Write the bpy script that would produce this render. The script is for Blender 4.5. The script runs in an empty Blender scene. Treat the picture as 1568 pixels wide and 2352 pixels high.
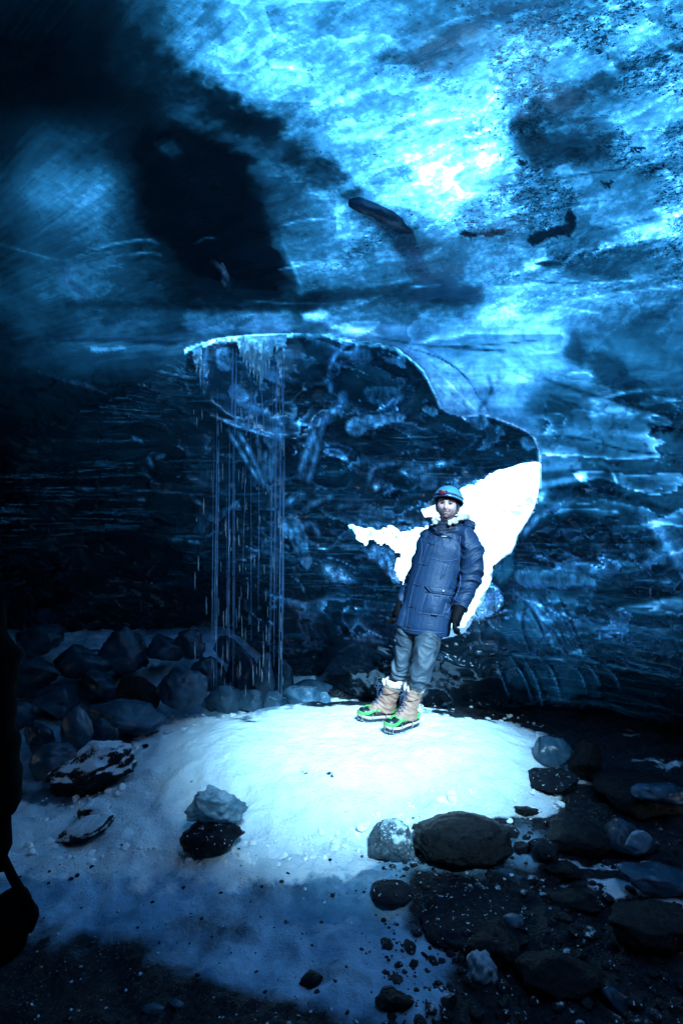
import bpy, math, random
import numpy as np
from mathutils import Vector, Matrix
from mathutils.bvhtree import BVHTree
random.seed(7)
scene = bpy.context.scene
COL = scene.collection
FL = 1306.667; CX, CY, CZ = 784.0, 1176.0, 1.75      # focal length and centre of the frame, eye height

def at(fx, fy, Y):
    return Vector(((fx-CX)/FL*Y, Y, CZ-(fy-CY)/FL*Y))

# ------------------------------------------------------------------ numpy helpers
_rng = np.random.RandomState(11)
_perm = _rng.permutation(256); _perm = np.concatenate([_perm, _perm, _perm])
_gr = _rng.normal(size=(256, 3)); _gr /= np.linalg.norm(_gr, axis=1)[:, None]
def perlin(x, y, z):
    x, y, z = np.broadcast_arrays(np.asarray(x, float), np.asarray(y, float), np.asarray(z, float))
    xi, yi, zi = np.floor(x).astype(int), np.floor(y).astype(int), np.floor(z).astype(int)
    xf, yf, zf = x-xi, y-yi, z-zi
    xi &= 255; yi &= 255; zi &= 255
    u, v, w = [t*t*t*(t*(t*6-15)+10) for t in (xf, yf, zf)]
    def g(dx, dy, dz):
        h = _perm[_perm[_perm[xi+dx]+yi+dy]+zi+dz]
        n = _gr[h]
        return n[..., 0]*(xf-dx)+n[..., 1]*(yf-dy)+n[..., 2]*(zf-dz)
    def L(a, b, t): return a+(b-a)*t
    return 1.6*L(L(L(g(0,0,0), g(1,0,0), u), L(g(0,1,0), g(1,1,0), u), v),
             L(L(g(0,0,1), g(1,0,1), u), L(g(0,1,1), g(1,1,1), u), v), w)
def fbm(x, y, z, o=4, gain=.5):
    s, a, f = 0, 1, 1
    for k in range(o):
        s = s+a*perlin(x*f+17*k, y*f+5*k, z*f-9*k); a *= gain; f *= 2.03
    return s
def ss(a, b, x):
    t = np.clip((x-a)/(b-a), 0, 1); return t*t*(3-2*t)
def lerp(a, b, t): return a+(b-a)*t
def sdf(poly, x, y):
    """signed distance to a closed polygon, negative inside"""
    P = np.asarray(poly, float); d = np.full(x.shape, 1e18); ins = np.zeros(x.shape, bool)
    for i in range(len(P)):
        a, b = P[i], P[(i+1) % len(P)]
        ex, ey = b-a
        wx, wy = x-a[0], y-a[1]
        t = np.clip((wx*ex+wy*ey)/(ex*ex+ey*ey+1e-12), 0, 1)
        d = np.minimum(d, (wx-ex*t)**2+(wy-ey*t)**2)
        c = ((a[1] > y) != (b[1] > y))
        with np.errstate(divide='ignore', invalid='ignore'):
            ins ^= c & (x < (b[0]-a[0])*(y-a[1])/(b[1]-a[1]+1e-12)+a[0])
    d = np.sqrt(d)
    return np.where(ins, -d, d)
def dline(pts, x, y):
    """distance to an open polyline and the running parameter 0..1 along it"""
    P = np.asarray(pts, float); d = np.full(x.shape, 1e18); tt = np.zeros(x.shape); n = len(P)-1
    for i in range(n):
        a, b = P[i], P[i+1]; ex, ey = b-a
        wx, wy = x-a[0], y-a[1]
        t = np.clip((wx*ex+wy*ey)/(ex*ex+ey*ey+1e-12), 0, 1)
        q = (wx-ex*t)**2+(wy-ey*t)**2
        m = q < d
        d = np.where(m, q, d); tt = np.where(m, (i+t)/n, tt)
    return np.sqrt(d), tt
def smooth_poly(pts, n=3, closed=False):
    P = [np.array(p, float) for p in pts]
    for _ in range(n):
        Q = []
        m = len(P) if closed else len(P)-1
        if not closed: Q.append(P[0])
        for i in range(m):
            a, b = P[i], P[(i+1) % len(P)]
            Q += [a*.75+b*.25, a*.25+b*.75]
        if not closed: Q.append(P[-1])
        P = Q
    return P

# ------------------------------------------------------------------ object helpers
def new_mesh(name, verts, faces, mat=None, parent=None, smooth=True):
    me = bpy.data.meshes.new(name)
    me.from_pydata([tuple(v) for v in verts] if not isinstance(verts, np.ndarray) else verts.tolist(), [], faces if not isinstance(faces, np.ndarray) else faces.tolist())
    me.update()
    if smooth: me.polygons.foreach_set('use_smooth', [True]*len(me.polygons))
    o = bpy.data.objects.new(name, me)
    if mat: me.materials.append(mat)
    COL.objects.link(o)
    if parent: o.parent = parent
    return o
def set_attr(o, name, arr):
    a = o.data.attributes.new(name, 'FLOAT' if arr.ndim == 1 else 'FLOAT_VECTOR', 'POINT')
    a.data.foreach_set('value' if arr.ndim == 1 else 'vector', np.ascontiguousarray(arr, dtype=np.float32).ravel())
def tag(o, label=None, cat=None, group=None, kind=None):
    if label: o['label'] = label
    if cat: o['category'] = cat
    if group: o['group'] = group
    if kind: o['kind'] = kind
    return o
def empty(name, loc):
    o = bpy.data.objects.new(name, None); COL.objects.link(o); o.location = loc; o.empty_display_size = .1
    return o
class MB:
    def __init__(s): s.v = []; s.f = []
    def add(s, v, f):
        n = len(s.v); s.v += [tuple(p) for p in v]; s.f += [tuple(i+n for i in q) for q in f]; return s
    def tube(s, pts, rad, n=10, flat=1.0, up=None, cap=True):
        """tapered tube through pts; rad: radius or (a, b) per point"""
        pts = [Vector(p) for p in pts]; rings = []; prev = None
        for i, p in enumerate(pts):
            t = (pts[min(i+1, len(pts)-1)]-pts[max(i-1, 0)])
            t = t.normalized() if t.length > 1e-9 else Vector((0, 0, 1))
            if prev is None:
                a = Vector(up) if up else (Vector((1, 0, 0)) if abs(t.x) < .9 else Vector((0, 1, 0)))
            else: a = prev
            a = (a-t*a.dot(t)).normalized(); b = t.cross(a); prev = a
            r = rad[i] if isinstance(rad, (list, tuple)) else rad
            ra, rb = r if isinstance(r, (list, tuple)) else (r, r*flat)
            rings.append([p+a*(ra*math.cos(2*math.pi*k/n))+b*(rb*math.sin(2*math.pi*k/n)) for k in range(n)])
        v = [q for r in rings for q in r]; f = []
        for i in range(len(rings)-1):
            for k in range(n):
                f.append((i*n+k, i*n+(k+1) % n, (i+1)*n+(k+1) % n, (i+1)*n+k))
        if cap:
            f.append(tuple(range(n-1, -1, -1))); m = (len(rings)-1)*n; f.append(tuple(range(m, m+n)))
        return s.add(v, f)
    def ball(s, c, r, n=16, m=10, rot=None):
        r = r if isinstance(r, (list, tuple)) else (r, r, r)
        v = []; f = []
        for i in range(m+1):
            th = math.pi*i/m
            for k in range(n):
                ph = 2*math.pi*k/n
                q = Vector((r[0]*math.sin(th)*math.cos(ph), r[1]*math.sin(th)*math.sin(ph), r[2]*math.cos(th)))
                if rot: q = rot @ q
                v.append(Vector(c)+q)
        for i in range(m):
            for k in range(n):
                f.append((i*n+k, (i+1)*n+k, (i+1)*n+(k+1) % n, i*n+(k+1) % n))
        return s.add(v, f)
    def build(s, name, mat, parent=None, smooth=True):
        return new_mesh(name, s.v, s.f, mat, parent, smooth)
    def voxel(s, name, size, mat, parent=None, smooth=2, disp=None):
        me = bpy.data.meshes.new('tmp'); me.from_pydata(s.v, [], s.f); me.update()
        o = bpy.data.objects.new('tmp', me); COL.objects.link(o)
        m = o.modifiers.new('r', 'REMESH'); m.mode = 'VOXEL'; m.voxel_size = size; m.use_smooth_shade = True
        if smooth:
            m2 = o.modifiers.new('s', 'SMOOTH'); m2.factor = .5; m2.iterations = smooth
        dg = bpy.context.evaluated_depsgraph_get(); dg.update()
        me2 = bpy.data.meshes.new_from_object(o.evaluated_get(dg))
        bpy.data.objects.remove(o); bpy.data.meshes.remove(me)
        me2.name = name; me2.materials.clear()
        n = len(me2.vertices)
        if disp:
            co = np.empty(n*3); me2.vertices.foreach_get('co', co); co = co.reshape(-1, 3)
            no = np.empty(n*3); me2.vertices.foreach_get('normal', no); no = no.reshape(-1, 3)
            co = disp(co, no); me2.vertices.foreach_set('co', co.ravel()); me2.update()
        me2.polygons.foreach_set('use_smooth', [True]*len(me2.polygons))
        r = bpy.data.objects.new(name, me2); me2.materials.append(mat); COL.objects.link(r)
        if parent: r.parent = parent
        return r

# ------------------------------------------------------------------ material helpers
class NT:
    def __init__(s, name):
        s.m = bpy.data.materials.new(name); s.m.use_nodes = True; s.t = s.m.node_tree; s.t.nodes.clear()
        s.out = s.t.nodes.new('ShaderNodeOutputMaterial')
    def n(s, typ, ins=None, **kw):
        nd = s.t.nodes.new('ShaderNode'+typ)
        for k, v in kw.items(): setattr(nd, k, v)
        for k, v in (ins or {}).items():
            sock = nd.inputs[k]
            if isinstance(v, bpy.types.NodeSocket): s.t.links.new(v, sock)
            elif isinstance(v, bpy.types.Node): s.t.links.new(v.outputs[0], sock)
            else: sock.default_value = v
        return nd
    def attr(s, name): return s.n('Attribute', attribute_name=name).outputs['Fac']
    def vec(s, name): return s.n('Attribute', attribute_name=name).outputs['Vector']
    def obj(s): return s.n('TexCoord').outputs['Object']
    def mp(s, v, scale=(1, 1, 1), rot=(0, 0, 0), loc=(0, 0, 0)):
        return s.n('Mapping', {'Vector': v, 'Scale': scale, 'Rotation': rot, 'Location': loc}).outputs[0]
    def noise(s, v, scale, detail=5, rough=.55, dist=0., out='Fac'):
        return s.n('TexNoise', {'Vector': v, 'Scale': scale, 'Detail': detail, 'Roughness': rough, 'Distortion': dist}).outputs[out]
    def vor(s, v, scale, feat='F1', out='Distance', rand=1.):
        return s.n('TexVoronoi', {'Vector': v, 'Scale': scale, 'Randomness': rand}, feature=feat).outputs[out]
    def mr(s, v, a, b, c=0., d=1., clamp=True):
        return s.n('MapRange', {'Value': v, 'From Min': a, 'From Max': b, 'To Min': c, 'To Max': d}, clamp=clamp).outputs[0]
    def ma(s, op, a, b=0., c=0., clamp=False):
        nd = s.n('Math', operation=op, use_clamp=clamp)
        for i, v in enumerate((a, b, c)):
            if isinstance(v, (int, float)): nd.inputs[i].default_value = v
            else: s.t.links.new(v, nd.inputs[i])
        return nd.outputs[0]
    def ramp(s, v, stops, interp='LINEAR'):
        nd = s.n('ValToRGB', {'Fac': v}); cr = nd.color_ramp; cr.interpolation = interp
        while len(cr.elements) < len(stops): cr.elements.new(.5)
        for e, (p, c) in zip(cr.elements, stops):
            e.position = p; e.color = (*c, 1) if len(c) == 3 else c
        return nd.outputs[0]
    def mix(s, f, a, b):
        nd = s.n('Mix', data_type='RGBA')
        for k, v in ((0, f), (6, a), (7, b)):
            if isinstance(v, (int, float)): nd.inputs[k].default_value = v
            elif isinstance(v, tuple): nd.inputs[k].default_value = (*v[:3], 1)
            else: s.t.links.new(v, nd.inputs[k])
        return nd.outputs[2]
    def bump(s, h, strength=.5, dist=.02, normal=None):
        ins = {'Height': h, 'Strength': strength, 'Distance': dist}
        if normal is not None: ins['Normal'] = normal
        return s.n('Bump', ins).outputs[0]
    def pbr(s, **k):
        names = {'col': 'Base Color', 'rough': 'Roughness', 'spec': 'Specular IOR Level', 'metal': 'Metallic', 'normal': 'Normal',
                 'trans': 'Transmission Weight', 'ior': 'IOR', 'sheen': 'Sheen Weight', 'coat': 'Coat Weight', 'alpha': 'Alpha'}
        ins = {}
        for a, v in k.items():
            if a == 'col' and isinstance(v, tuple): v = (*v[:3], 1)
            ins[names[a]] = v
        return s.n('BsdfPrincipled', ins).outputs[0]
    def done(s, sh):
        s.t.links.new(sh, s.out.inputs[0]); return s.m

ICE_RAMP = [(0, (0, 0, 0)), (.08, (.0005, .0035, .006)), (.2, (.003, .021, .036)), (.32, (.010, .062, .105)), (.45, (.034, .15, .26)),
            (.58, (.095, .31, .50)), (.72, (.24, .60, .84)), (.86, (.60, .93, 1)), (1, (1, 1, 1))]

def ice_shell_mat(name, wall=False):
    t = NT(name)
    V = t.attr('clear'); M = t.attr('milk_glint'); S = t.attr('grit'); fl = t.vec('flow'); ob = t.obj()
    big = t.ma('ADD', t.ma('MULTIPLY', t.noise(fl, .9, 5, .6, .3), .4), t.ma('MULTIPLY', t.noise(t.mp(ob, (1, 1, 1.5)), 2.6, 7, .62, .8), .6))
    fine = t.ma('ADD', t.ma('MULTIPLY', t.noise(t.mp(fl, (2.2, 1.5, 1)), 2.6, 7, .68, .3), .4), t.ma('MULTIPLY', t.noise(ob, 9, 6, .68, .4), .6))
    wsp = t.noise(t.mp(fl, (.7, 2.6, 1)), 2.1, 5, .55, .3)
    # cloudiness of the ice round the mean clearness
    k = t.ma('ADD', t.ma('MULTIPLY', t.ma('SUBTRACT', big, .5), 1.1), t.ma('ADD', t.ma('MULTIPLY', t.ma('SUBTRACT', fine, .5), t.ma('ADD', .45, t.ma('MULTIPLY', t.ma('MINIMUM', S, 1.), .9))), t.ma('MULTIPLY', t.ma('SUBTRACT', wsp, .5), .45)))
    V2 = t.ma('MULTIPLY', V, t.ma('ADD', .90, t.ma('MULTIPLY', k, 1.35 if not wall else 1.)))
    # dirt grains frozen into the ice
    gr = t.noise(t.mp(ob, (1, 1.25, 1.6), (0, 0, -1.)), 24, 4, .78, .25)
    grain = t.mr(gr, t.ma('SUBTRACT', .72, t.ma('MULTIPLY', S, .16)), t.ma('SUBTRACT', .77, t.ma('MULTIPLY', S, .16)))
    gr2 = t.noise(ob, 60, 3, .7, .4)
    grain2 = t.mr(gr2, t.ma('SUBTRACT', .78, t.ma('MULTIPLY', S, .22)), t.ma('SUBTRACT', .84, t.ma('MULTIPLY', S, .22)))
    bits = t.ma('MULTIPLY', t.mr(t.noise(t.mp(ob, (1, 1.5, 2), (0, 0, -1.)), 9.5, 6, .72, .2), .66, .69), t.mr(S, .25, .8))
    g = t.ma('MAXIMUM', t.ma('MAXIMUM', grain, bits), t.ma('MULTIPLY', grain2, .75))
    crys = t.mr(t.noise(ob, 70, 2, .7), .60, .74)
    V3 = t.ma('MULTIPLY', V2, t.ma('SUBTRACT', 1., t.ma('MULTIPLY', g, .72)))
    mott = t.n('TexVoronoi', {'Vector': t.n('VectorMath', {0: ob, 1: t.n('VectorMath', {0: t.noise(ob, 12, 3, .6, 0, 'Color'), 1: (.12, .12, .12)}, operation='MULTIPLY').outputs[0]}, operation='ADD').outputs[0], 'Scale': 20.}).outputs['Distance']
    V3 = t.ma('MULTIPLY', V3, t.ma('ADD', 1., t.ma('MULTIPLY', t.ma('MINIMUM', S, 1.), t.mr(mott, .1, .65, .16, -.26))))
    V3 = t.ma('MULTIPLY', V3, t.ma('ADD', .96, t.ma('MULTIPLY', t.ma('MULTIPLY', crys, S), .5)))
    if wall:
        ln = t.noise(t.mp(ob, (.55, .55, 16)), 1.3, 6, .62, .35)
        band = t.mr(t.ma('ABSOLUTE', t.ma('SUBTRACT', ln, .52)), .0, .018, 1., 0.)
        msk = t.mr(t.noise(t.mp(ob, (.5, .5, 2.)), 1.5, 3), .42, .6)
        V3 = t.ma('ADD', V3, t.ma('MULTIPLY', t.ma('MULTIPLY', band, msk), .22))
    if wall:
        vst = t.mr(t.noise(t.mp(ob, (34, 34, 2.2)), 1., 6, .7, .3), .36, .60)
        spk_ = t.ma('ADD', t.mr(t.noise(ob, 48, 3, .65), .50, .56), t.ma('MULTIPLY', t.mr(t.noise(ob, 14, 4, .6), .5, .6), .25))
        tex = t.n('Mix', {0: t.ma('MINIMUM', t.ma('MULTIPLY', t.attr('frost'), 2.), 1.), 2: t.ma('ADD', .12, t.ma('MULTIPLY', vst, .95)), 3: t.ma('MULTIPLY', spk_, 1.25)}, data_type='FLOAT').outputs[0]
        V3 = t.ma('ADD', V3, t.ma('MULTIPLY', t.ma('MULTIPLY', M, .9), tex))  # painted highlights are made clearer too, so they look lit
    V3 = t.ma('MINIMUM', t.ma('MAXIMUM', V3, 0.), 1.)
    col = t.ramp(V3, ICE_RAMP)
    # frosted places and painted highlights, in a paler ice colour
    vs = t.noise(t.mp(ob, (26, 26, 1.3)), 1., 4, .6)
    sp = t.mr(t.noise(ob, 42, 2, .6), .47, .56)
    spg = t.mr(t.noise(ob, 2.3, 2), .4, .55)
    mm = t.ma('MULTIPLY', t.ma('MULTIPLY', M, 2.4), t.ma('ADD', .25, t.ma('ADD', t.ma('MULTIPLY', t.mr(vs, .35, .65), .75), t.ma('MULTIPLY', t.ma('MULTIPLY', sp, t.attr('frost')), 1.8))))
    base = t.mix(t.ma('MINIMUM', mm, 1.), (.003, .008, .014), (.30, .55, .88))
    h1 = t.noise(ob, 1.7, 3, .5, .5); h2 = t.noise(t.mp(fl, (1., 2.2, 1)), 2.2, 5, .55, .6); h3 = t.noise(ob, 30, 3, .6)
    hh = t.ma('ADD', t.ma('MULTIPLY', h1, .8), t.ma('ADD', t.ma('MULTIPLY', h2, .25 if wall else .16), t.ma('MULTIPLY', h3, .012)))
    nrm = t.bump(hh, .38 if wall else .4, .08)
    tr = t.n('BsdfTranslucent', {'Color': col}).outputs[0]
    df = t.n('BsdfDiffuse', {'Color': base, 'Normal': nrm}).outputs[0]
    gl = t.n('BsdfGlossy', {'Color': (.6, .75, .9, 1) if wall else (.4, .55, .7, 1), 'Roughness': .2 if wall else .25, 'Normal': nrm}, distribution='GGX').outputs[0]
    fr = t.n('Fresnel', {'IOR': 1.31, 'Normal': nrm}).outputs[0]
    fr = t.ma('MINIMUM', fr, .2) if wall else t.ma('MULTIPLY', t.ma('MINIMUM', fr, .3), .5)
    add = t.n('AddShader', {0: tr, 1: df}).outputs[0]
    return t.done(t.n('MixShader', {0: fr, 1: add, 2: gl}).outputs[0])

def ground_mat():
    t = NT('cave floor'); ob = t.obj(); S = t.attr('snow'); F = t.attr('frost')
    n1 = t.noise(ob, 9, 8, .7); n2 = t.noise(ob, 60, 4, .7); n3 = t.noise(ob, 2.2, 5, .6)
    sn = t.mr(t.ma('ADD', S, t.ma('MULTIPLY', t.ma('SUBTRACT', n1, .5), 1.1)), .38, .62)
    grav = t.mix(t.mr(n2, .3, .7), (.002, .003, .005), (.014, .02, .03))
    ice = t.mix(t.mr(n3, .35, .65), (.08, .25, .42), (.42, .70, .92))
    fr = t.mr(t.ma('ADD', F, t.ma('MULTIPLY', t.ma('SUBTRACT', n1, .5), .9)), .2, .75)
    c = t.mix(fr, grav, ice)
    # frozen grains and bits of snow lying loose
    gv = t.vor(ob, 105, out='Distance'); gc = t.vor(ob, 105, out='Color')
    gate = t.mr(t.noise(ob, 3.2, 5, .65), .42, .62)
    spk = t.ma('MULTIPLY', t.ma('MULTIPLY', t.ma('LESS_THAN', gv, .30), t.ma('GREATER_THAN', gc, .62)), t.ma('ADD', t.ma('MULTIPLY', gate, .5), .05))
    spk = t.ma('MULTIPLY', spk, t.ma('ADD', .12, t.ma('MULTIPLY', t.attr('loose'), .9)))
    c = t.mix(t.ma('MINIMUM', spk, 1.), c, (.55, .72, .85))
    snc = t.mix(t.mr(n1, .3, .75), (.62, .78, .88), (.84, .90, .94))
    c = t.mix(sn, c, snc)
    hb = t.ma('ADD', t.ma('MULTIPLY', n1, 1.), t.ma('MULTIPLY', n2, .25))
    nrm = t.bump(hb, .9, .05)
    rough = t.mr(sn, 0, 1, .38, .85)
    return t.done(t.pbr(col=c, rough=rough, spec=.22, normal=nrm))

def snow_mat():
    t = NT('packed snow'); ob = t.obj()
    n = t.noise(ob, 1.2, 5, .6)
    c = t.mix(t.mr(n, .4, .62), (.62, .84, .92), (.9, .93, .95))
    c = t.mix(t.ma('MULTIPLY', t.mr(t.noise(ob, 2.4, 4, .55), .57, .66), .85), c, (.12, .42, .52))
    return t.done(t.pbr(col=c, rough=.8, spec=.2, normal=t.bump(t.noise(ob, 6, 5), .4, .1)))

def rock_mat(name, a=(.002, .003, .006), b=(.007, .012, .024), snow=.5, speck=.5):
    t = NT(name); ob = t.obj()
    n1 = t.noise(ob, 7, 7, .65); n2 = t.noise(ob, 34, 5, .7)
    c = t.mix(t.mr(n2, .35, .65), a, b)
    up = t.n('SeparateXYZ', {0: t.n('NewGeometry').outputs['Normal']}).outputs[2]
    sn = t.mr(t.ma('ADD', t.ma('MULTIPLY', up, .25), n1), .86-.25*snow, .93-.25*snow)
    v = t.vor(ob, 95); vc = t.vor(ob, 75, out='Color')
    sp = t.ma('MULTIPLY', t.ma('MULTIPLY', t.ma('LESS_THAN', v, .33), t.ma('GREATER_THAN', vc, 1-.45*speck)), t.mr(up, -.1, .6))
    c = t.mix(t.ma('MAXIMUM', sn, sp), c, (.62, .76, .86))
    h = t.ma('ADD', n1, t.ma('MULTIPLY', n2, .5))
    return t.done(t.pbr(col=c, rough=t.mr(n2, .3, .7, .25, .6), spec=.16, normal=t.bump(h, 1., .035)))

def block_mat(name, a=(.03, .10, .17), b=(.16, .36, .52), frost=.5):
    t = NT(name); ob = t.obj()
    n1 = t.noise(ob, 5, 6, .6, .6); n2 = t.noise(ob, 30, 5, .65)
    c = t.mix(t.mr(n1, .35, .68), a, b)
    up = t.n('SeparateXYZ', {0: t.n('NewGeometry').outputs['Normal']}).outputs[2]
    fr = t.mr(t.ma('ADD', t.ma('MULTIPLY', up, .22), t.ma('ADD', t.ma('MULTIPLY', n1, .4), t.ma('MULTIPLY', n2, .6))), .84-.3*frost, .98-.3*frost)
    crack = t.mr(t.vor(t.mp(ob, (1, 1, 1)), 6, feat='DISTANCE_TO_EDGE'), 0, .012, 1, 0)
    c2 = t.mix(t.ma('MULTIPLY', fr, .7), c, (.55, .76, .88))
    c2 = t.mix(t.ma('MULTIPLY', crack, .06), c2, (.6, .8, .9))
    nrm = t.bump(t.ma('ADD', n1, t.ma('MULTIPLY', n2, .3)), .5, .03)
    df = t.n('BsdfDiffuse', {'Color': c2, 'Normal': nrm}).outputs[0]
    tl = t.n('BsdfTranslucent', {'Color': c2, 'Normal': nrm}).outputs[0]
    gl = t.n('BsdfGlossy', {'Color': (1, 1, 1, 1), 'Roughness': .14, 'Normal': nrm}).outputs[0]
    m = t.n('MixShader', {0: .45, 1: df, 2: tl}).outputs[0]
    return t.done(t.n('MixShader', {0: t.n('Fresnel', {'IOR': 1.33, 'Normal': nrm}).outputs[0], 1: m, 2: gl}).outputs[0])

def simple(name, col, rough=.6, metal=0., spec=.4, bs=0., bscale=40, sheen=0., var=.25):
    t = NT(name); ob = t.obj(); n = t.noise(ob, bscale*.4, 4)
    c = t.mix(t.mr(n, .3, .7), tuple(x*(1-var) for x in col), tuple(min(1, x*(1+var)) for x in col))
    k = dict(col=c, rough=rough, metal=metal, spec=spec, sheen=sheen)
    if bs: k['normal'] = t.bump(t.noise(ob, bscale, 5, .6), bs, .01)
    return t.done(t.pbr(**k))

# ------------------------------------------------------------------ world, sun, camera
EL, AZ = math.radians(45), math.radians(15)
SUN = Vector((math.sin(AZ)*math.cos(EL), -math.cos(AZ)*math.cos(EL), math.sin(EL)))
w = bpy.data.worlds.new('World'); scene.world = w; w.use_nodes = True
wt = w.node_tree; bg = wt.nodes['Background']; sky = wt.nodes.new('ShaderNodeTexSky')
sky.sky_type = 'NISHITA'; sky.sun_disc = False; sky.sun_elevation = EL; sky.sun_rotation = math.pi-AZ
sky.air_density = 1.; sky.dust_density = .3; sky.ozone_density = 3.
wt.links.new(sky.outputs[0], bg.inputs[0]); bg.inputs[1].default_value = .15
ld = bpy.data.lights.new('sun', 'SUN'); ld.energy = 4.; ld.angle = math.radians(12); ld.color = (.37, .75, 1.)
lo = bpy.data.objects.new('sun', ld); COL.objects.link(lo); lo.rotation_euler = SUN.to_track_quat('Z', 'Y').to_euler(); lo.location = (0, 0, 12)
cd = bpy.data.cameras.new('camera'); cam = bpy.data.objects.new('camera', cd); COL.objects.link(cam)
cd.sensor_fit = 'VERTICAL'; cd.sensor_height = 36; cd.lens = 20; cd.clip_start = .05; cd.clip_end = 500
cam.location = (0, 0, CZ); cam.rotation_euler = (math.pi/2, 0, 0); scene.camera = cam
scene.view_settings.view_transform = 'Standard'; scene.view_settings.look = 'None'
scene.view_settings.exposure = 2.15; scene.view_settings.gamma = 1
scene.cycles.use_denoising = True
scene.cycles.max_bounces = 8; scene.cycles.diffuse_bounces = 4; scene.cycles.glossy_bounces = 3; scene.cycles.transmission_bounces = 4
scene.cycles.transparent_max_bounces = 8; scene.cycles.caustics_reflective = False; scene.cycles.caustics_refractive = False
scene.cycles.sample_clamp_indirect = 4
# ================================================================== the cave: roof and walls of glacier ice
LIP = [(430, 800), (500, 778), (560, 772), (650, 768), (745, 766), (800, 780), (870, 790), (912, 800), (950, 830), (975, 852), (985, 875), (1003, 910),
       (1012, 938), (1035, 950), (1062, 957), (1085, 955), (1112, 950), (1140, 962), (1170, 972), (1205, 988), (1227, 1005), (1238, 1035), (1240, 1063)]
WIN_R = [(1240, 1063), (1239, 1090), (1237, 1118), (1232, 1145), (1224, 1168), (1206, 1200), (1184, 1233), (1181, 1250), (1172, 1268), (1150, 1283), (1129, 1300), (1127, 1330), (1140, 1350), (1152, 1370), (1152, 1392)]
WINDOW = [(1229, 1060), (1240, 1063)]+WIN_R[1:12]+[(1118, 1350), (1105, 1385), (1085, 1412), (1066, 1440), (1030, 1440), (1000, 1380), (960, 1370), (925, 1345), (904, 1308), (914, 1275), (905, 1262),
          (880, 1250), (858, 1248), (838, 1253), (818, 1232), (797, 1203), (835, 1210), (869, 1212), (895, 1208), (919, 1222), (950, 1215), (984, 1206), (1000, 1198), (980, 1186), (965, 1170),
          (985, 1165), (1010, 1150), (1040, 1135), (1059, 1123), (1066, 1112), (1084, 1103), (1110, 1100), (1125, 1088), (1144, 1082), (1165, 1076), (1190, 1066)]
REAR = LIP+WIN_R[1:12]+[(1117, 1350), (1104, 1385), (1084, 1412), (1060, 1446), (1040, 1456), (960, 1470), (880, 1462), (820, 1470), (760, 1500), (700, 1620), (600, 1800), (-900, 1800), (-900, 1250), (-200, 1040), (150, 960), (300, 900), (380, 840)]

def smooth_interp(x, xs, ys):
    xs = np.asarray(xs, float); ys = np.asarray(ys, float)
    i = np.clip(np.searchsorted(xs, x)-1, 0, len(xs)-2)
    m = np.gradient(ys, xs); h = xs[i+1]-xs[i]; t = np.clip((x-xs[i])/h, 0, 1)
    return (2*t**3-3*t**2+1)*ys[i]+(t**3-2*t**2+t)*h*m[i]+(-2*t**3+3*t**2)*ys[i+1]+(t**3-t**2)*h*m[i+1]

RIDGES = [  # polyline, width, height (m)
    ([(1221, 1363), (1271, 1429), (1298, 1488)], 5, .035), ([(1251, 1366), (1298, 1438), (1322, 1497)], 5, .04), ([(1280, 1375), (1310, 1438), (1337, 1509)], 5, .04),
    ([(1185, 1363), (1227, 1420), (1245, 1467)], 5, .03), ([(1240, 1430), (1275, 1465), (1300, 1510)], 4, .03), ([(1200, 1390), (1190, 1440), (1215, 1500)], 4, .03),
    ([(1200, 1512), (1230, 1556), (1245, 1622)], 4, .03), ([(1233, 1509), (1268, 1536), (1286, 1607)], 4, .035), ([(1280, 1512), (1331, 1539), (1346, 1589)], 4, .035),
    ([(1340, 1522), (1360, 1540), (1378, 1574)], 4, .03), ([(1384, 1530), (1411, 1548), (1423, 1586)], 4, .03), ([(1170, 1509), (1200, 1548), (1221, 1607)], 4, .03), ([(1138, 1521), (1167, 1598)], 4, .02),
    ([(1102, 1485), (1170, 1503), (1250, 1512), (1334, 1517), (1429, 1536), (1568, 1562)], 9, .07),
    ([(760, 1452), (830, 1470), (930, 1500), (1040, 1520), (1150, 1560)], 8, .06),
    ([(1176, 1301), (1292, 1307), (1369, 1325), (1480, 1330)], 6, .05), ([(1182, 1350), (1236, 1357), (1369, 1356), (1500, 1372)], 6, .05),
    ([(785, 905), (790, 930), (740, 960), (715, 1010), (695, 1060), (685, 1095)], 10, .09), ([(740, 965), (728, 1030), (710, 1110)], 7, .06),
    ([(789, 955), (850, 948), (940, 955)], 8, .07), ([(850, 1120), (848, 1085), (870, 1062), (910, 1065)], 8, .07),
    ([(640, 1205), (670, 1172), (720, 1155), (770, 1140)], 8, .06), ([(660, 1230), (690, 1280), (708, 1322)], 10, .06),
    ([(760, 1130), (830, 1160), (900, 1150)], 12, .06), ([(770, 1290), (840, 1300), (900, 1330)], 14, .07), ([(780, 1340), (850, 1380), (870, 1450)], 14, .07),
    ([(525, 990), (560, 1050), (598, 1110)], 5, .04), ([(548, 993), (578, 1045), (608, 1115)], 5, .04), ([(500, 965), (560, 985), (620, 1005), (650, 1020)], 5, .06),
    ([(150, 615), (150, 650), (180, 672), (210, 688)], 9, .06), ([(90, 852), (150, 875), (200, 885), (245, 905)], 4, .04), ([(500, 600), (512, 625), (522, 655)], 6, .05),
    ([(120, 780), (250, 770), (420, 785)], 14, .08), ([(345, 1045), (352, 1065), (375, 1080)], 8, .06), ([(1240, 905), (1330, 880), (1420, 900), (1568, 960)], 16, .05),
    ([(960, 795), (1040, 845), (1090, 900), (1115, 948)], 6, .05), ([(1235, 1030), (1320, 1030), (1345, 1080), (1300, 1150)], 10, .05),
    ([(1240, 1180), (1330, 1140), (1450, 1160), (1568, 1230)], 12, .07), ([(1420, 1270), (1480, 1230), (1568, 1240)], 10, .06)]
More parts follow.
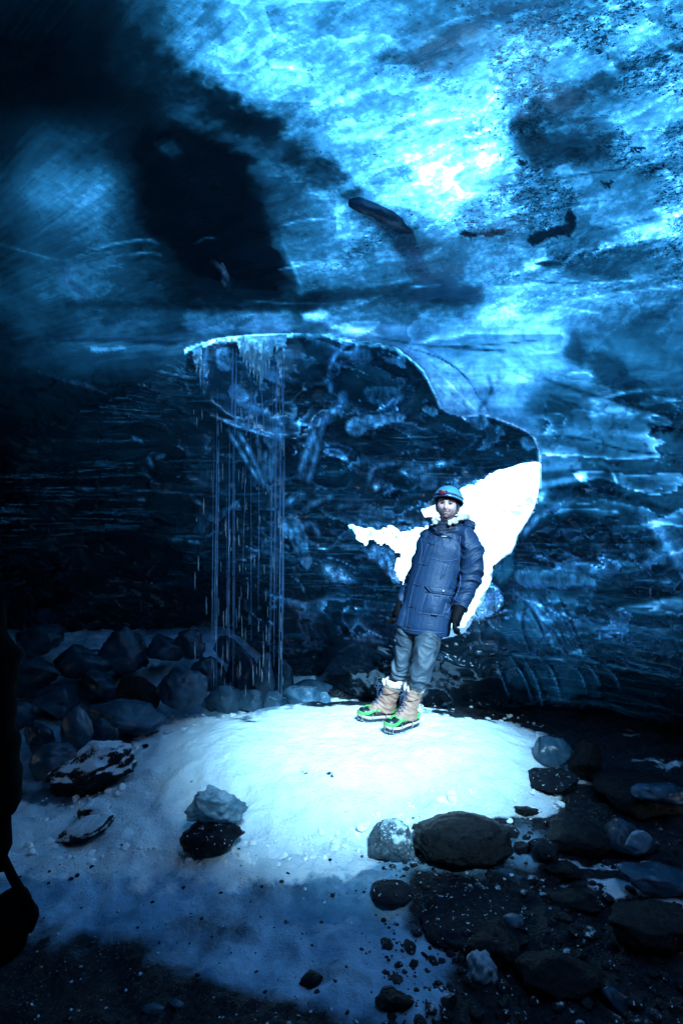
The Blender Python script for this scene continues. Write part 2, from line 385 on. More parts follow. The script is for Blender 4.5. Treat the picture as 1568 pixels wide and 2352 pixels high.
LOBES = [  # facets scooped out of the rear wall: centre, radii, tilt, depth
    (560, 870, 90, 95, .2, .32), (850, 880, 110, 60, .2, .30), (640, 1060, 55, 60, 0, .12), (820, 1010, 120, 40, .1, .14), (940, 1000, 90, 35, .1, .12), (1100, 1040, 110, 45, .15, .16),
    (760, 1080, 60, 50, 0, .16), (890, 1110, 90, 40, 0, .14), (720, 1180, 60, 40, .3, .12), (790, 1200, 50, 35, 0, .12), (810, 1350, 70, 70, 0, .15), (740, 1400, 60, 80, 0, .14),
    (380, 1070, 60, 40, 0, .18), (250, 1000, 150, 60, .1, .18), (300, 1250, 200, 90, .1, .2), (620, 1250, 90, 80, 0, .15), (500, 1380, 150, 80, 0, .15), (990, 1330, 90, 60, 0, .12)]

def sculpt(hx, hy, a, b, seed, w=.13):
    """hollows melted into ice: crisp on one side of a winding edge, easing off on the other"""
    q = fbm(hx/(a*1.6), hy/(b*1.6), 0*hx+seed, 3)*.7
    n = fbm(hx/a+q, hy/b+q*.7, 0*hx+seed+3.3, 2)
    return np.exp(-np.maximum(n, 0)/w)*ss(-.035, .0, n)
def wall_depth(fx, fy):
    right = smooth_interp(np.clip(fy, -60, 1760), [-60, 0, 200, 400, 600, 770, 900, 1100, 1300, 1420, 1500, 1540, 1620, 1760], [2.25, 2.42, 2.95, 3.6, 4.4, 5.15, 5.35, 5.25, 5.05, 4.95, 4.8, 4.78, 5.15, 5.9])
    left = smooth_interp(np.clip(fy, -60, 1760), [-60, 0, 200, 400, 600, 770, 900, 1100, 1300, 1500, 1760], [2.25, 2.42, 2.95, 3.6, 4.4, 5.15, 5.5, 5.8, 6.1, 6.4, 6.6])
    Y = lerp(left, right, ss(560, 960, fx))
    Y = Y*(1-.20*ss(1200, 1750, fx)*ss(650, 1050, fy))
    d = sdf(REAR, fx, fy)
    soft = lerp(90., 5., ss(380, 500, fx))
    soft = np.where(fy > 1400, 40., soft)
    m = 1-ss(-soft, soft*.3, d)
    rear = 5.95+.25*np.sin(fy/140.)*ss(900, 1100, fy)*0+.35*ss(1150, 1600, fy)*(1-ss(760, 1000, fx))
    Y = np.where(m > 0, lerp(Y, np.maximum(rear, Y+.05), m), Y)
    # side curl
    tx = np.abs((fx-CX)/FL); k = np.clip(tx-.62, 0, None)
    Y = Y/(1+k*k*1.5*ss(150, 800, fy))
    x, z = (fx-CX)/FL*Y, CZ-(fy-CY)/FL*Y
    roof = 1-(1-ss(620, 860, fy))*1.
    amp = ss(-100, 100, fy)*(.22+.78*roof)
    Y = Y+amp*(.16*fbm(x*.8, Y*.8, z*.9, 3)+.05*fbm(x*2.4, Y*2.4, z*3.2, 3))
    Y = Y-amp*ss(800, 900, fy)*(.055*sculpt(fx, fy, 105., 62., 1.5)+.028*sculpt(fx, fy, 56., 36., 7.2))
    for cx, cy, rx, ry, a, h in LOBES:
        ca, sa = math.cos(a), math.sin(a)
        u = ((fx-cx)*ca+(fy-cy)*sa)/rx; v = (-(fx-cx)*sa+(fy-cy)*ca)/ry
        r = np.sqrt(u*u+v*v)
        Y = Y+1.25*h*np.clip(1-r*r, 0, 1)**1.6*(1+.5*v)
    for pl, wd, h in RIDGES:
        pl = smooth_poly(pl, 2)
        xs = [p[0] for p in pl]; ys = [p[1] for p in pl]
        b = (fx > min(xs)-5*wd) & (fx < max(xs)+5*wd) & (fy > min(ys)-5*wd) & (fy < max(ys)+5*wd)
        if b.any():
            dd, tt = dline(pl, fx[b], fy[b])
            Y[b] -= h*np.exp(-(dd/wd)**2*.7)*(.4+.6*np.sin(np.pi*np.clip(tt, .05, .95)))
    # fine scallops of the polished ice
    x, z = (fx-CX)/FL*Y, CZ-(fy-CY)/FL*Y
    Y = Y-.022*(1-np.abs(perlin(x*3.1, Y*3, z*5.2)))**3*amp*ss(760, 900, fy)
    return Y

# brightness of the ice, painted in as how clear it is: a table over the roof and walls (columns 112 apart, rows 112 apart), then patches
CLEAR_GLOW = np.array([
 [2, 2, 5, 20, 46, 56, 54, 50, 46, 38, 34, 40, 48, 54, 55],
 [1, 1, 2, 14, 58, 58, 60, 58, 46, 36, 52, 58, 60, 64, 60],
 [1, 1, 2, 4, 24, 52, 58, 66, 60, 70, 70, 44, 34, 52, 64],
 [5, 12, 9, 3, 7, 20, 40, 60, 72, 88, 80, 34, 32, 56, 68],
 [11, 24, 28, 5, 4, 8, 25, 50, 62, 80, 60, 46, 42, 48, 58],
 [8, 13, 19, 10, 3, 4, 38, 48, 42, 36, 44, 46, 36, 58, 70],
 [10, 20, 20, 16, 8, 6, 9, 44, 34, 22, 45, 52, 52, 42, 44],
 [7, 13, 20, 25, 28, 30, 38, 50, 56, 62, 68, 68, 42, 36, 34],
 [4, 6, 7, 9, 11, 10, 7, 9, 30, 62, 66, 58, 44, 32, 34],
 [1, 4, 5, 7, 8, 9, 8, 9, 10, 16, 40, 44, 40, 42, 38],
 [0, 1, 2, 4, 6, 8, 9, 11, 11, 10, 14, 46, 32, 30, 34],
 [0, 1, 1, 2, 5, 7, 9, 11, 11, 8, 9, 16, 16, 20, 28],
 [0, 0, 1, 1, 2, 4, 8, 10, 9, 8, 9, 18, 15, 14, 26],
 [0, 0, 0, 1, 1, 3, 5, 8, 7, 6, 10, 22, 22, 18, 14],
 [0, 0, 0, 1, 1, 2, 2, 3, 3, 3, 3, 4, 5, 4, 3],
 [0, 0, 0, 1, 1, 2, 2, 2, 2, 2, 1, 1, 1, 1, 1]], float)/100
def bilinear(fx, fy):
    u = np.clip(fx/112., 0, 13.999); v = np.clip(fy/112., 0, 14.999)
    i, j = u.astype(int), v.astype(int); a, b = u-i, v-j
    a = a*a*(3-2*a); b = b*b*(3-2*b)
    return (CLEAR_GLOW[j, i]*(1-a)+CLEAR_GLOW[j, i+1]*a)*(1-b)+(CLEAR_GLOW[j+1, i]*(1-a)+CLEAR_GLOW[j+1, i+1]*a)*b
PATCH = [  # bright and dark shapes painted into the clearness: polygon, value, softness, strength
    ([(300, 330), (350, 295), (430, 285), (520, 330), (590, 365), (575, 400), (600, 460), (625, 540), (655, 600), (668, 645), (640, 680), (560, 665), (490, 640), (420, 610), (365, 560), (325, 500), (322, 430)], .015, 16, 1.),
    ([(290, 60), (420, 150), (520, 215), (640, 290), (740, 370), (825, 440), (800, 455), (700, 410), (600, 350), (480, 290), (380, 230), (250, 150)], .08, 26, .85),
    ([(470, 200), (560, 240), (650, 300), (640, 330), (560, 300), (480, 260)], .04, 16, .8),
    ([(360, 335), (400, 330), (430, 355), (395, 370)], .15, 10, .8),
    ([(650, 650), (780, 660), (900, 655), (1000, 640), (1110, 655), (1105, 690), (980, 700), (820, 690), (700, 715), (640, 705)], .13, 14, .85),
    ([(430, 712), (660, 712), (668, 765), (430, 768)], .50, 16, .7),  # made clearer to throw more light on the icicles
    ([(790, 470), (850, 480), (940, 520), (1010, 560), (1000, 610), (940, 600), (880, 550)], .22, 12, .7),
    ([(150, 690), (400, 690), (640, 700), (640, 716), (380, 712), (150, 705)], .10, 8, .7),
    ([(660, 560), (760, 545), (840, 545), (850, 600), (720, 655), (680, 640)], .5, 22, .6),
    ([(680, 640), (800, 600), (930, 590), (1060, 560), (1100, 600), (1000, 630), (800, 655), (690, 665)], .36, 12, .8),
    ([(960, 330), (1060, 310), (1180, 330), (1200, 380), (1120, 430), (1010, 460), (950, 400)], .97, 40, .75),
    ([(860, 440), (930, 455), (1000, 440), (1040, 400), (1060, 440), (990, 482), (900, 472)], .97, 12, .85),
    ([(930, 280), (980, 230), (1080, 170), (1180, 110), (1210, 130), (1130, 200), (1030, 260), (960, 290)], .86, 20, .7),
    ([(450, 120), (520, 100), (560, 130), (500, 150)], .82, 20, .6), ([(600, 150), (680, 130), (700, 190), (640, 210), (590, 190)], .80, 26, .6),
    ([(1180, 250), (1300, 200), (1450, 130), (1560, 90), (1568, 110), (1420, 180), (1330, 240), (1230, 300), (1180, 300)], .16, 22, .8),
    ([(1180, 290), (1270, 300), (1400, 320), (1400, 350), (1320, 380), (1220, 370), (1190, 330)], .12, 20, .8),
    ([(880, 130), (960, 110), (1040, 60), (1150, 10), (1200, 10), (1130, 60), (1040, 110), (990, 150), (920, 160)], .2, 18, .75),
    ([(1140, 425), (1250, 395), (1450, 370), (1568, 350), (1568, 400), (1450, 430), (1300, 450), (1180, 470)], .34, 18, .6),
    ([(1480, 525), (1568, 485), (1568, 540), (1500, 550), (1400, 565), (1350, 570), (1400, 552)], .93, 8, .85),
    ([(1195, 600), (1250, 590), (1285, 605), (1240, 615), (1205, 625)], .9, 7, .85),
    ([(1225, 605), (1260, 598), (1310, 607), (1318, 614), (1270, 618)], .08, 3, .95),
    ([(1300, 590), (1400, 570), (1568, 555), (1568, 640), (1440, 640), (1340, 640), (1280, 620)], .30, 14, .7),
    ([(1130, 670), (1180, 640), (1260, 620), (1300, 680), (1290, 760), (1240, 850), (1150, 850), (1110, 760)], .74, 34, .7),
    ([(1440, 720), (1568, 720), (1568, 830), (1450, 800)], .25, 30, .7), ([(1320, 770), (1420, 830), (1480, 900), (1568, 950), (1568, 990), (1470, 950), (1380, 890), (1300, 810)], .14, 20, .75),
    ([(1100, 860), (1180, 845), (1240, 870), (1180, 890), (1110, 890)], .86, 12, .7), ([(920, 795), (985, 800), (1050, 830), (1085, 880), (1115, 945), (1080, 950), (1020, 938), (1000, 890), (975, 845)], .74, 8, .8),
    ([(1240, 870), (1340, 870), (1350, 960), (1280, 1000), (1240, 980), (1200, 930)], .30, 24, .7),
    ([(1240, 1028), (1290, 1022), (1326, 1032), (1332, 1075), (1300, 1078), (1244, 1085)], .86, 7, .9),
    ([(1243, 1086), (1330, 1080), (1335, 1092), (1250, 1104)], .45, 4, .8),
    ([(1240, 1105), (1290, 1098), (1345, 1085), (1350, 1095), (1310, 1112), (1262, 1120), (1240, 1155), (1236, 1150)], .97, 5, .95),
    ([(1280, 1115), (1345, 1110), (1380, 1080), (1370, 1060), (1420, 1060), (1420, 1130), (1330, 1145), (1270, 1150)], .14, 12, .8),
    ([(1190, 1240), (1240, 1190), (1320, 1170), (1400, 1180), (1430, 1240), (1400, 1290), (1280, 1300), (1190, 1295)], .08, 16, .9),
    ([(1480, 1185), (1530, 1190), (1568, 1220), (1568, 1300), (1540, 1270), (1500, 1230)], .52, 8, .8), ([(1470, 1260), (1568, 1290), (1568, 1330), (1440, 1330)], .12, 12, .8),
    ([(1420, 1395), (1568, 1370), (1568, 1410), (1500, 1412), (1430, 1405)], .55, 6, .8), ([(1420, 1330), (1568, 1330), (1568, 1365), (1440, 1372)], .12, 8, .8),
    ([(1180, 1302), (1290, 1308), (1369, 1327), (1369, 1350), (1240, 1354), (1186, 1345)], .22, 5, .8),
    ([(1128, 1302), (1150, 1288), (1175, 1270), (1180, 1310), (1150, 1345), (1130, 1330)], .40, 7, .8),
    ([(1190, 1375), (1290, 1375), (1335, 1440), (1345, 1505), (1270, 1500), (1200, 1470), (1120, 1450)], .38, 14, .8), ([(1345, 1420), (1480, 1400), (1520, 1450), (1400, 1500), (1350, 1490)], .30, 26, .7), ([(1130, 1520), (1330, 1520), (1400, 1560), (1300, 1600), (1180, 1590)], .2, 16, .8),
    ([(210, 798), (285, 797), (290, 802), (250, 808), (212, 806)], .55, 4, .8),
    ([(0, 690), (180, 690), (330, 690), (330, 720), (120, 760), (0, 740)], .16, 20, .6),
    ([(690, 720), (740, 712), (780, 730), (760, 745), (700, 735)], .8, 6, .6), ([(760, 745), (860, 752), (860, 772), (790, 772)], .82, 8, .6), ([(880, 745), (960, 750), (950, 775), (890, 770)], .75, 10, .6),
]
DIRT = [  # dark bits of rock and ash frozen into the roof: polyline, width
    ([(1220, 548), (1260, 535), (1300, 530), (1312, 515), (1306, 495)], 11), ([(1062, 537), (1100, 540), (1150, 534)], 5), ([(1066, 513), (1078, 510)], 4),
    ([(1190, 368), (1200, 372)], 7), ([(1175, 232), (1190, 238)], 6), ([(1205, 220), (1215, 216)], 5), ([(1252, 170), (1256, 178)], 6), ([(1222, 168), (1240, 166)], 4),
    ([(930, 130), (985, 125)], 9), ([(1385, 424), (1400, 420)], 7), ([(1280, 415), (1290, 422)], 6), ([(1485, 397), (1525, 384)], 3), ([(1450, 342), (1480, 338)], 4),
    ([(1500, 985), (1545, 985)], 5), ([(1060, 805), (1160, 803)], 3), ([(1172, 852), (1205, 858)], 4), ([(875, 420), (880, 428)], 4), ([(900, 350), (915, 362)], 4), ([(815, 265), (830, 272)], 6),
    ([(1362, 300), (1400, 290)], 5), ([(1225, 100), (1235, 95)], 4), ([(1480, 230), (1500, 225)], 5), ([(1430, 275), (1445, 268)], 4), ([(640, 110), (645, 115)], 3), ([(452, 102), (458, 100)], 3)]
MILK_GLINTS = [  # highlights painted on the ice, and frosted places: line or polygon, width / softness, strength, frost grains
    ('l', [(525, 990), (560, 1050), (598, 1110)], 4, .5, 0), ('l', [(548, 993), (578, 1045), (608, 1115)], 5, .45, 0), ('l', [(590, 1000), (600, 1060), (612, 1110)], 4, .3, 0),
    ('p', [(592, 990), (660, 975), (655, 1030), (625, 1040), (602, 1010)], 8, .42, 0), ('l', [(610, 1040), (607, 1075), (606, 1090)], 4, .5, 0), ('l', [(628, 1032), (625, 1060), (620, 1092)], 8, .5, 0),
    ('p', [(490, 800), (540, 800), (540, 845), (500, 860)], 10, .4, 0), ('p', [(520, 885), (560, 880), (580, 920), (540, 930)], 10, .35, 1), ('l', [(475, 790), (468, 850), (468, 900)], 5, .3, 1),
    ('l', [(500, 962), (560, 985), (620, 1002)], 2.5, .6, 0), ('l', [(620, 1002), (660, 1000)], 6, .3, 0),
    ('l', [(787, 905), (790, 935), (745, 955), (715, 1010), (697, 1060), (687, 1095)], 8, .5, 0), ('l', [(742, 965), (728, 1030), (710, 1105)], 5, .45, 0),
    ('l', [(760, 900), (755, 860), (765, 820), (790, 795)], 4, .4, 0), ('p', [(790, 962), (850, 950), (935, 950), (940, 962), (870, 978), (800, 1012)], 5, .55, 0),
    ('p', [(795, 790), (860, 795), (850, 845), (810, 850)], 10, .30, 0), ('p', [(970, 938), (985, 930), (1008, 935), (1010, 955), (985, 958)], 4, .5, 0),
    ('p', [(1072, 965), (1095, 953), (1122, 960), (1126, 985), (1085, 985)], 5, .42, 0), ('p', [(1130, 985), (1148, 976), (1162, 992), (1160, 1004), (1135, 1000)], 4, .4, 0),
    ('p', [(1190, 1000), (1225, 1005), (1228, 1035), (1198, 1030)], 5, .38, 0), ('l', [(846, 1110), (850, 1085), (872, 1068), (905, 1066)], 5, .4, 0),
    ('p', [(820, 885), (930, 888), (925, 930), (850, 935)], 10, .26, 1), ('l', [(940, 1090), (985, 1070), (1040, 1060)], 7, .35, 1), ('p', [(960, 1085), (1010, 1080), (1005, 1125), (965, 1130)], 10, .2, 0),
    ('p', [(640, 1205), (668, 1175), (690, 1190), (702, 1230), (718, 1290), (706, 1322), (684, 1280), (660, 1235)], 6, .5, 0), ('l', [(652, 1160), (690, 1138)], 8, .4, 0),
    ('l', [(700, 1170), (722, 1155), (760, 1142)], 5, .45, 0), ('l', [(690, 1212), (716, 1200), (732, 1228)], 5, .4, 0), ('l', [(750, 1308), (775, 1320), (800, 1330)], 14, .6, 1),
    ('p', [(770, 1350), (830, 1332), (862, 1392), (782, 1400)], 10, .28, 0), ('l', [(690, 1340), (710, 1380), (720, 1430)], 2, .4, 0), ('l', [(745, 1350), (750, 1390)], 2.5, .35, 0),
    ('l', [(810, 1465), (850, 1470), (885, 1478)], 6, .7, 0), ('l', [(800, 1478), (870, 1500), (940, 1520)], 4, .5, 0), ('p', [(878, 1440), (895, 1428), (915, 1440), (905, 1456), (884, 1454)], 4, .3, 0),
    ('l', [(750, 1330), (760, 1460), (775, 1470)], 5, .3, 0), ('l', [(640, 1100), (690, 1098)], 1.5, .35, 0),
    ('l', [(1227, 1005), (1238, 1040), (1240, 1070)], 4, .7, 0), ('l', [(912, 800), (960, 840), (985, 875), (1012, 938)], 3, .6, 0), ('l', [(1062, 957), (1112, 950), (1170, 972), (1215, 992)], 3, .7, 0),
    ('l', [(90, 852), (130, 868), (150, 875)], 2, .5, 0), ('l', [(150, 875), (200, 885), (215, 892)], 4, .9, 0), ('l', [(215, 892), (245, 905)], 1.5, .5, 0),
    ('p', [(210, 798), (285, 797), (292, 802), (250, 808), (212, 806)], 3, .8, 0), ('l', [(150, 618), (152, 650), (178, 672), (205, 686)], 7, .35, 0), ('p', [(150, 612), (205, 610), (215, 622), (175, 640), (158, 650)], 9, .45, 0),
    ('l', [(490, 600), (512, 620), (520, 640)], 4, .45, 0), ('l', [(510, 640), (518, 655)], 3, .5, 0), ('l', [(340, 1050), (348, 1068)], 4, .55, 0), ('l', [(360, 1052), (378, 1046)], 4, .5, 0), ('l', [(306, 1005), (325, 1014)], 3, .6, 0),
    ('l', [(340, 805), (400, 798), (450, 790)], 3, .5, 1), ('l', [(435, 785), (500, 780), (560, 778)], 5, .6, 1), ('l', [(345, 848), (400, 860), (450, 868)], 2, .3, 0), ('l', [(120, 785), (130, 790)], 2, .4, 0),
    ('l', [(175, 1120), (210, 1126)], 3, .3, 0), ('l', [(320, 1147), (332, 1147)], 2, .6, 0), ('l', [(390, 1240), (415, 1240)], 3, .4, 1), ('l', [(435, 1243), (456, 1246)], 3, .6, 0), ('l', [(180, 1125), (330, 1125), (500, 1140)], 1.5, .18, 0),
    ('p', [(1176, 1302), (1292, 1308), (1369, 1327), (1360, 1348), (1240, 1352), (1186, 1343)], 5, .34, 0), ('l', [(1200, 1225), (1240, 1182), (1310, 1150)], 6, .5, 0),
    ('l', [(1483, 1190), (1520, 1230), (1560, 1300)], 12, .4, 0), ('l', [(1238, 1430), (1262, 1460), (1275, 1500)], 6, .38, 0), ('l', [(1258, 1432), (1285, 1462), (1300, 1500)], 5, .36, 0), ('l', [(1205, 1370), (1260, 1440), (1290, 1500)], 4, .3, 0),
    ('l', [(1232, 1370), (1285, 1440), (1310, 1500)], 4, .33, 0), ('l', [(1262, 1372), (1300, 1440), (1325, 1500)], 3, .3, 0), ('p', [(1180, 1400), (1215, 1415), (1240, 1465), (1200, 1460)], 8, .3, 0), ('p', [(1150, 1430), (1190, 1450), (1200, 1470), (1170, 1470)], 6, .35, 0),
    ('p', [(1225, 1490), (1260, 1492), (1275, 1505), (1230, 1503)], 5, .4, 0), ('l', [(1130, 1450), (1150, 1500)], 4, .4, 0), ('l', [(1160, 1455), (1180, 1500)], 4, .45, 0), ('p', [(1100, 1440), (1150, 1440), (1190, 1500), (1120, 1490)], 10, .22, 0),
    ('l', [(1420, 1532), (1568, 1560)], 3, .3, 0), ('p', [(1455, 1100), (1500, 1090), (1560, 1150), (1520, 1180)], 20, .12, 0),
    ('p', [(985, 1190), (960, 1168), (985, 1160), (1015, 1150), (1060, 1120), (1085, 1100), (1150, 1078), (1235, 1055), (1230, 1070), (1150, 1090), (1085, 1112), (1000, 1200)], 8, .55, 1),
    ('p', [(790, 1195), (870, 1200), (920, 1212), (985, 1195), (985, 1212), (920, 1235), (840, 1215)], 8, .6, 1), ('p', [(820, 1245), (840, 1258), (870, 1250), (905, 1262), (915, 1285), (900, 1320), (870, 1300), (840, 1280)], 14, .55, 1),
    ('p', [(880, 1262), (915, 1270), (905, 1310), (930, 1350), (905, 1340), (885, 1310)], 7, .7, 1), ('p', [(915, 1380), (890, 1400), (885, 1430), (905, 1445), (920, 1440)], 8, .5, 1),
    ('p', [(1112, 1345), (1130, 1335), (1152, 1365), (1155, 1390), (1125, 1412), (1095, 1430), (1080, 1425), (1100, 1395)], 5, .95, 1), ('p', [(1085, 1425), (1110, 1420), (1112, 1440), (1090, 1445)], 5, .5, 1)]

STEP = 4.3
cols = np.concatenate([np.arange(-1500, -60, 60), np.arange(-60, 1630, STEP), np.arange(1640, 3100, 60)])
rows = np.arange(-60, 1765, STEP)
GX, GY = np.meshgrid(cols, rows)
HX, HY = GX.copy(), GY.copy()
# ragged window edge: pull the grid onto the outline so the cut is clean
nz = 3.0*fbm(GX/26., GY/26., 0*GX, 3)
wb = (GX > 760) & (GX < 1280) & (GY > 1020) & (GY < 1480)
sd = np.full(GX.shape, 99.)
sd[wb] = sdf(WINDOW, GX[wb], GY[wb])
leftish = 1-ss(1100, 1180, GX)+.15
sd = sd+nz*leftish*1.6+np.where(wb, 17*np.clip(fbm(GX/24., GY/18., 0*GX+6, 2)-.05, 0, 1), 0)*leftish*(sd > -26)+2.*perlin(GX/12., GY/12., 0*GX+3)*leftish
gx_, gy_ = np.gradient(sd, axis=1)/STEP, np.gradient(sd, axis=0)/STEP
near = (np.abs(sd) < STEP*.75) & wb
gn = np.maximum(gx_**2+gy_**2, .3)
HX[near] -= (sd*gx_/gn)[near]; HY[near] -= (sd*gy_/gn)[near]
DEP = wall_depth(HX, HY)
WX, WY, WZ = (HX-CX)/FL*DEP, DEP, CZ-(HY-CY)/FL*DEP
R, Cn = GX.shape
idx = np.arange(R*Cn).reshape(R, Cn)
F = np.stack([idx[:-1, :-1], idx[:-1, 1:], idx[1:, 1:], idx[1:, :-1]], -1).reshape(-1, 4)
inside = (sd < 0) & ~near
cut = (inside | near)
fc = cut.ravel()[F].all(1) & inside.ravel()[F].any(1)
allnear = near.ravel()[F].all(1) & (sd.ravel()[F].mean(1) < 0)
F = F[~(fc | allnear)]
clear = bilinear(HX, HY)*(1+.45*(1-ss(200, 420, HX))*ss(150, 300, HY)*(1-ss(850, 1000, HY)))*(1+.25*ss(1180, 1300, HX)*ss(820, 1000, HY))  # right wall made clearer to offset its weak backlight
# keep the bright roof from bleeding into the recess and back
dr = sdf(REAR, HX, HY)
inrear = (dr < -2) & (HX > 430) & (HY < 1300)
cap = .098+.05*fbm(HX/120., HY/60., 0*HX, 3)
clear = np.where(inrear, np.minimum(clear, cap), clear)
lipz = (dr > -2) & (HY > 772) & (HX > 930) & (HX < 1245) & (HY < 1000)
clear = np.where(lipz, np.maximum(clear, .5), clear)
wob = 9*fbm(HX/34., HY/34., 0*HX+7, 3)
wob2 = 26*fbm(HX/60., HY/34., 0*HX+17, 5, .6)
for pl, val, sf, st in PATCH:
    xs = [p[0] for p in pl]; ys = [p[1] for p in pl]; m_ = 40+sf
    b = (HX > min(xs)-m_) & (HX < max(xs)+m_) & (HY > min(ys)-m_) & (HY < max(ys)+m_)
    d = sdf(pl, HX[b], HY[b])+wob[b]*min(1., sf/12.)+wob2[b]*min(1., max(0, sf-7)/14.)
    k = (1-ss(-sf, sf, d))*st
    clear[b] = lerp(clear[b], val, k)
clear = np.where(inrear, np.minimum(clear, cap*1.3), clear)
LINES = [  # painted rim and ridge highlights, bright or dark seams: line, width, value
    (LIP[7:], 2.6, .72), (LIP[3:8], 2., .5), ([(960, 798), (1040, 838), (1085, 885), (1116, 948)], 2.2, .95), ([(985, 835), (1040, 890), (1095, 945)], 2.5, .95), ([(1000, 880), (1050, 925), (1085, 950)], 1.8, .9), ([(940, 800), (1010, 820), (1070, 862), (1108, 930)], 1.6, .2),
    ([(1100, 940), (1130, 900), (1120, 860)], 5, .3), ([(1340, 590), (1400, 565), (1480, 548), (1568, 540)], 3, .97), ([(1300, 602), (1320, 580), (1345, 570)], 3, .9), ([(1568, 487), (1480, 520), (1400, 550)], 6, .9),
    ([(1300, 690), (1420, 672), (1568, 655)], 2.5, .75), ([(1290, 640), (1340, 650), (1420, 648), (1568, 632)], 2, .85), ([(1140, 430), (1250, 415), (1400, 390), (1568, 372)], 2.5, .14), ([(1180, 500), (1300, 470), (1440, 455)], 3, .25),
    ([(1290, 545), (1400, 520), (1500, 500)], 2, .3), ([(1200, 640), (1300, 655), (1400, 640)], 2, .2), ([(940, 660), (1010, 655)], 3, .85), ([(760, 752), (840, 760), (880, 775)], 4, .9), ([(700, 722), (760, 730)], 4, .8),
    ([(840, 770), (1000, 800), (1150, 790), (1250, 780)], 2, .3), ([(1040, 800), (1160, 806)], 3, .1), ([(1150, 705), (1250, 700), (1380, 720)], 2, .85), ([(1090, 755), (1180, 745), (1290, 752)], 3, .85),
    ([(880, 455), (930, 478), (990, 482), (1010, 470)], 3, .98), ([(640, 520), (720, 500), (800, 512)], 2.5, .7), ([(640, 620), (720, 602), (840, 560)], 2, .65), ([(690, 655), (670, 600), (650, 560)], 4, .6),
    ([(150, 600), (250, 560), (340, 548), (365, 560)], 3, .45), ([(160, 585), (250, 572), (330, 562)], 2, .12), ([(260, 590), (340, 578), (370, 585)], 3, .42), ([(0, 560), (100, 590), (150, 600)], 2.5, .3), ([(200, 620), (290, 606)], 2, .4),
    ([(450, 560), (470, 545), (500, 548)], 1.5, .3), ([(120, 780), (250, 772), (400, 780), (460, 776)], 2.5, .35), ([(345, 640), (420, 660), (560, 672), (700, 670)], 3, .10), ([(560, 690), (700, 700), (840, 690)], 2, .35),
    ([(1240, 1125), (1320, 1118), (1400, 1130), (1568, 1185)], 6, .08), ([(1205, 1225), (1250, 1175), (1310, 1150), (1360, 1148)], 5, .5), ([(1345, 1040), (1400, 1070), (1420, 1120), (1400, 1160)], 3.5, .5), ([(1350, 1060), (1390, 1065), (1440, 1085)], 7, .6),
    ([(1240, 1000), (1330, 1005), (1450, 1040), (1568, 1045)], 3, .12), ([(1245, 1020), (1400, 1012), (1568, 1020)], 3, .55), ([(1400, 1165), (1440, 1130), (1500, 1120), (1568, 1130)], 3, .6), ([(1180, 1300), (1300, 1308), (1420, 1320), (1490, 1300)], 3, .42),
    ([(1186, 1350), (1300, 1354), (1568, 1372)], 3, .05), ([(1430, 1400), (1500, 1410), (1568, 1412)], 3, .75), ([(1450, 1330), (1568, 1340)], 2.5, .6), ([(1430, 1290), (1480, 1250), (1540, 1240)], 7, .06), ([(1440, 1285), (1490, 1262), (1568, 1268)], 3, .5),
    ([(1250, 870), (1330, 900), (1420, 920), (1568, 990)], 4, .15), ([(1330, 930), (1430, 900), (1568, 890)], 4, .6), ([(1300, 860), (1345, 852), (1360, 866)], 2.5, .8), ([(1460, 960), (1520, 985), (1568, 990)], 5, .08)]
LINES += [(r[0], 2.2, .52) for r in RIDGES if r[0][0][0] > 1100 and r[0][0][1] > 1290 and r[1] < 6]+[([(x+7, y+2) for x, y in r[0]], 3.5, .05) for r in RIDGES if r[0][0][0] > 1100 and r[0][0][1] > 1290 and r[1] < 6]  # each ridge gets a painted highlight and a dark shade line beside it
LINES += [([(1102, 1485), (1170, 1503), (1250, 1512), (1334, 1515), (1429, 1534), (1568, 1560)], 2.5, .5), ([(760, 1470), (840, 1482), (930, 1512), (1000, 1524)], 2, .3)]
for pl, wd, val in LINES:
    pl = smooth_poly(pl, 2)
    xs = [p[0] for p in pl]; ys = [p[1] for p in pl]; m_ = 5*wd+8
    b = (HX > min(xs)-m_) & (HX < max(xs)+m_) & (HY > min(ys)-m_) & (HY < max(ys)+m_)
    d, t_l = dline(pl, HX[b], HY[b]); d = np.abs(d)+.6*wob[b]*min(1, wd/6.)*0
    k = np.exp(-(d/wd)**2)*np.clip(.75+.6*fbm(HX[b]/25., HY[b]/25., 0*HX[b]+3, 2), 0, 1)*(.3+.7*np.sin(np.pi*np.clip(t_l, .04, .96)))
    clear[b] = lerp(clear[b], val, np.clip(k, 0, 1))
for pl, wd in DIRT[:2]+DIRT[9:10]+DIRT[11:14]+[([(1190, 368), (1192, 372), (1206, 374)], 6), ([(1392, 425), (1396, 428), (1402, 418)], 7)]:
    pl = smooth_poly(pl, 2) if len(pl) > 2 else pl
    xs = [p[0] for p in pl]; ys = [p[1] for p in pl]; m_ = 4*wd
    b = (HX > min(xs)-m_) & (HX < max(xs)+m_) & (HY > min(ys)-m_) & (HY < max(ys)+m_)
    d, _t = dline(pl, HX[b], HY[b]); d = d+wob[b]*.8*min(1, wd/5.)+6.*fbm(HX[b]/7., HY[b]/5., 0*HX[b], 2)
    clear[b] *= 1-.93*(1-ss(wd*.75, wd*1.25, d))
stepz = (dr > -9) & (dr < 2) & (HY < 830)
clear = np.where(stepz & (HX > 425) & (HX < 672), .9*np.clip(.85+.35*fbm(HX/22., HY/22., 0*HX, 2), .5, 1.05), clear)  # near-clear strip added to light the icicles from behind
clear = np.where(stepz & (HX >= 672) & (HX < 930), .5*np.clip(.8+.5*fbm(HX/22., HY/22., 0*HX, 2), .3, 1.05), clear)  # fainter strip added as rim light for the wall top
milk_glint = np.zeros(GX.shape); fro = np.zeros(GX.shape)
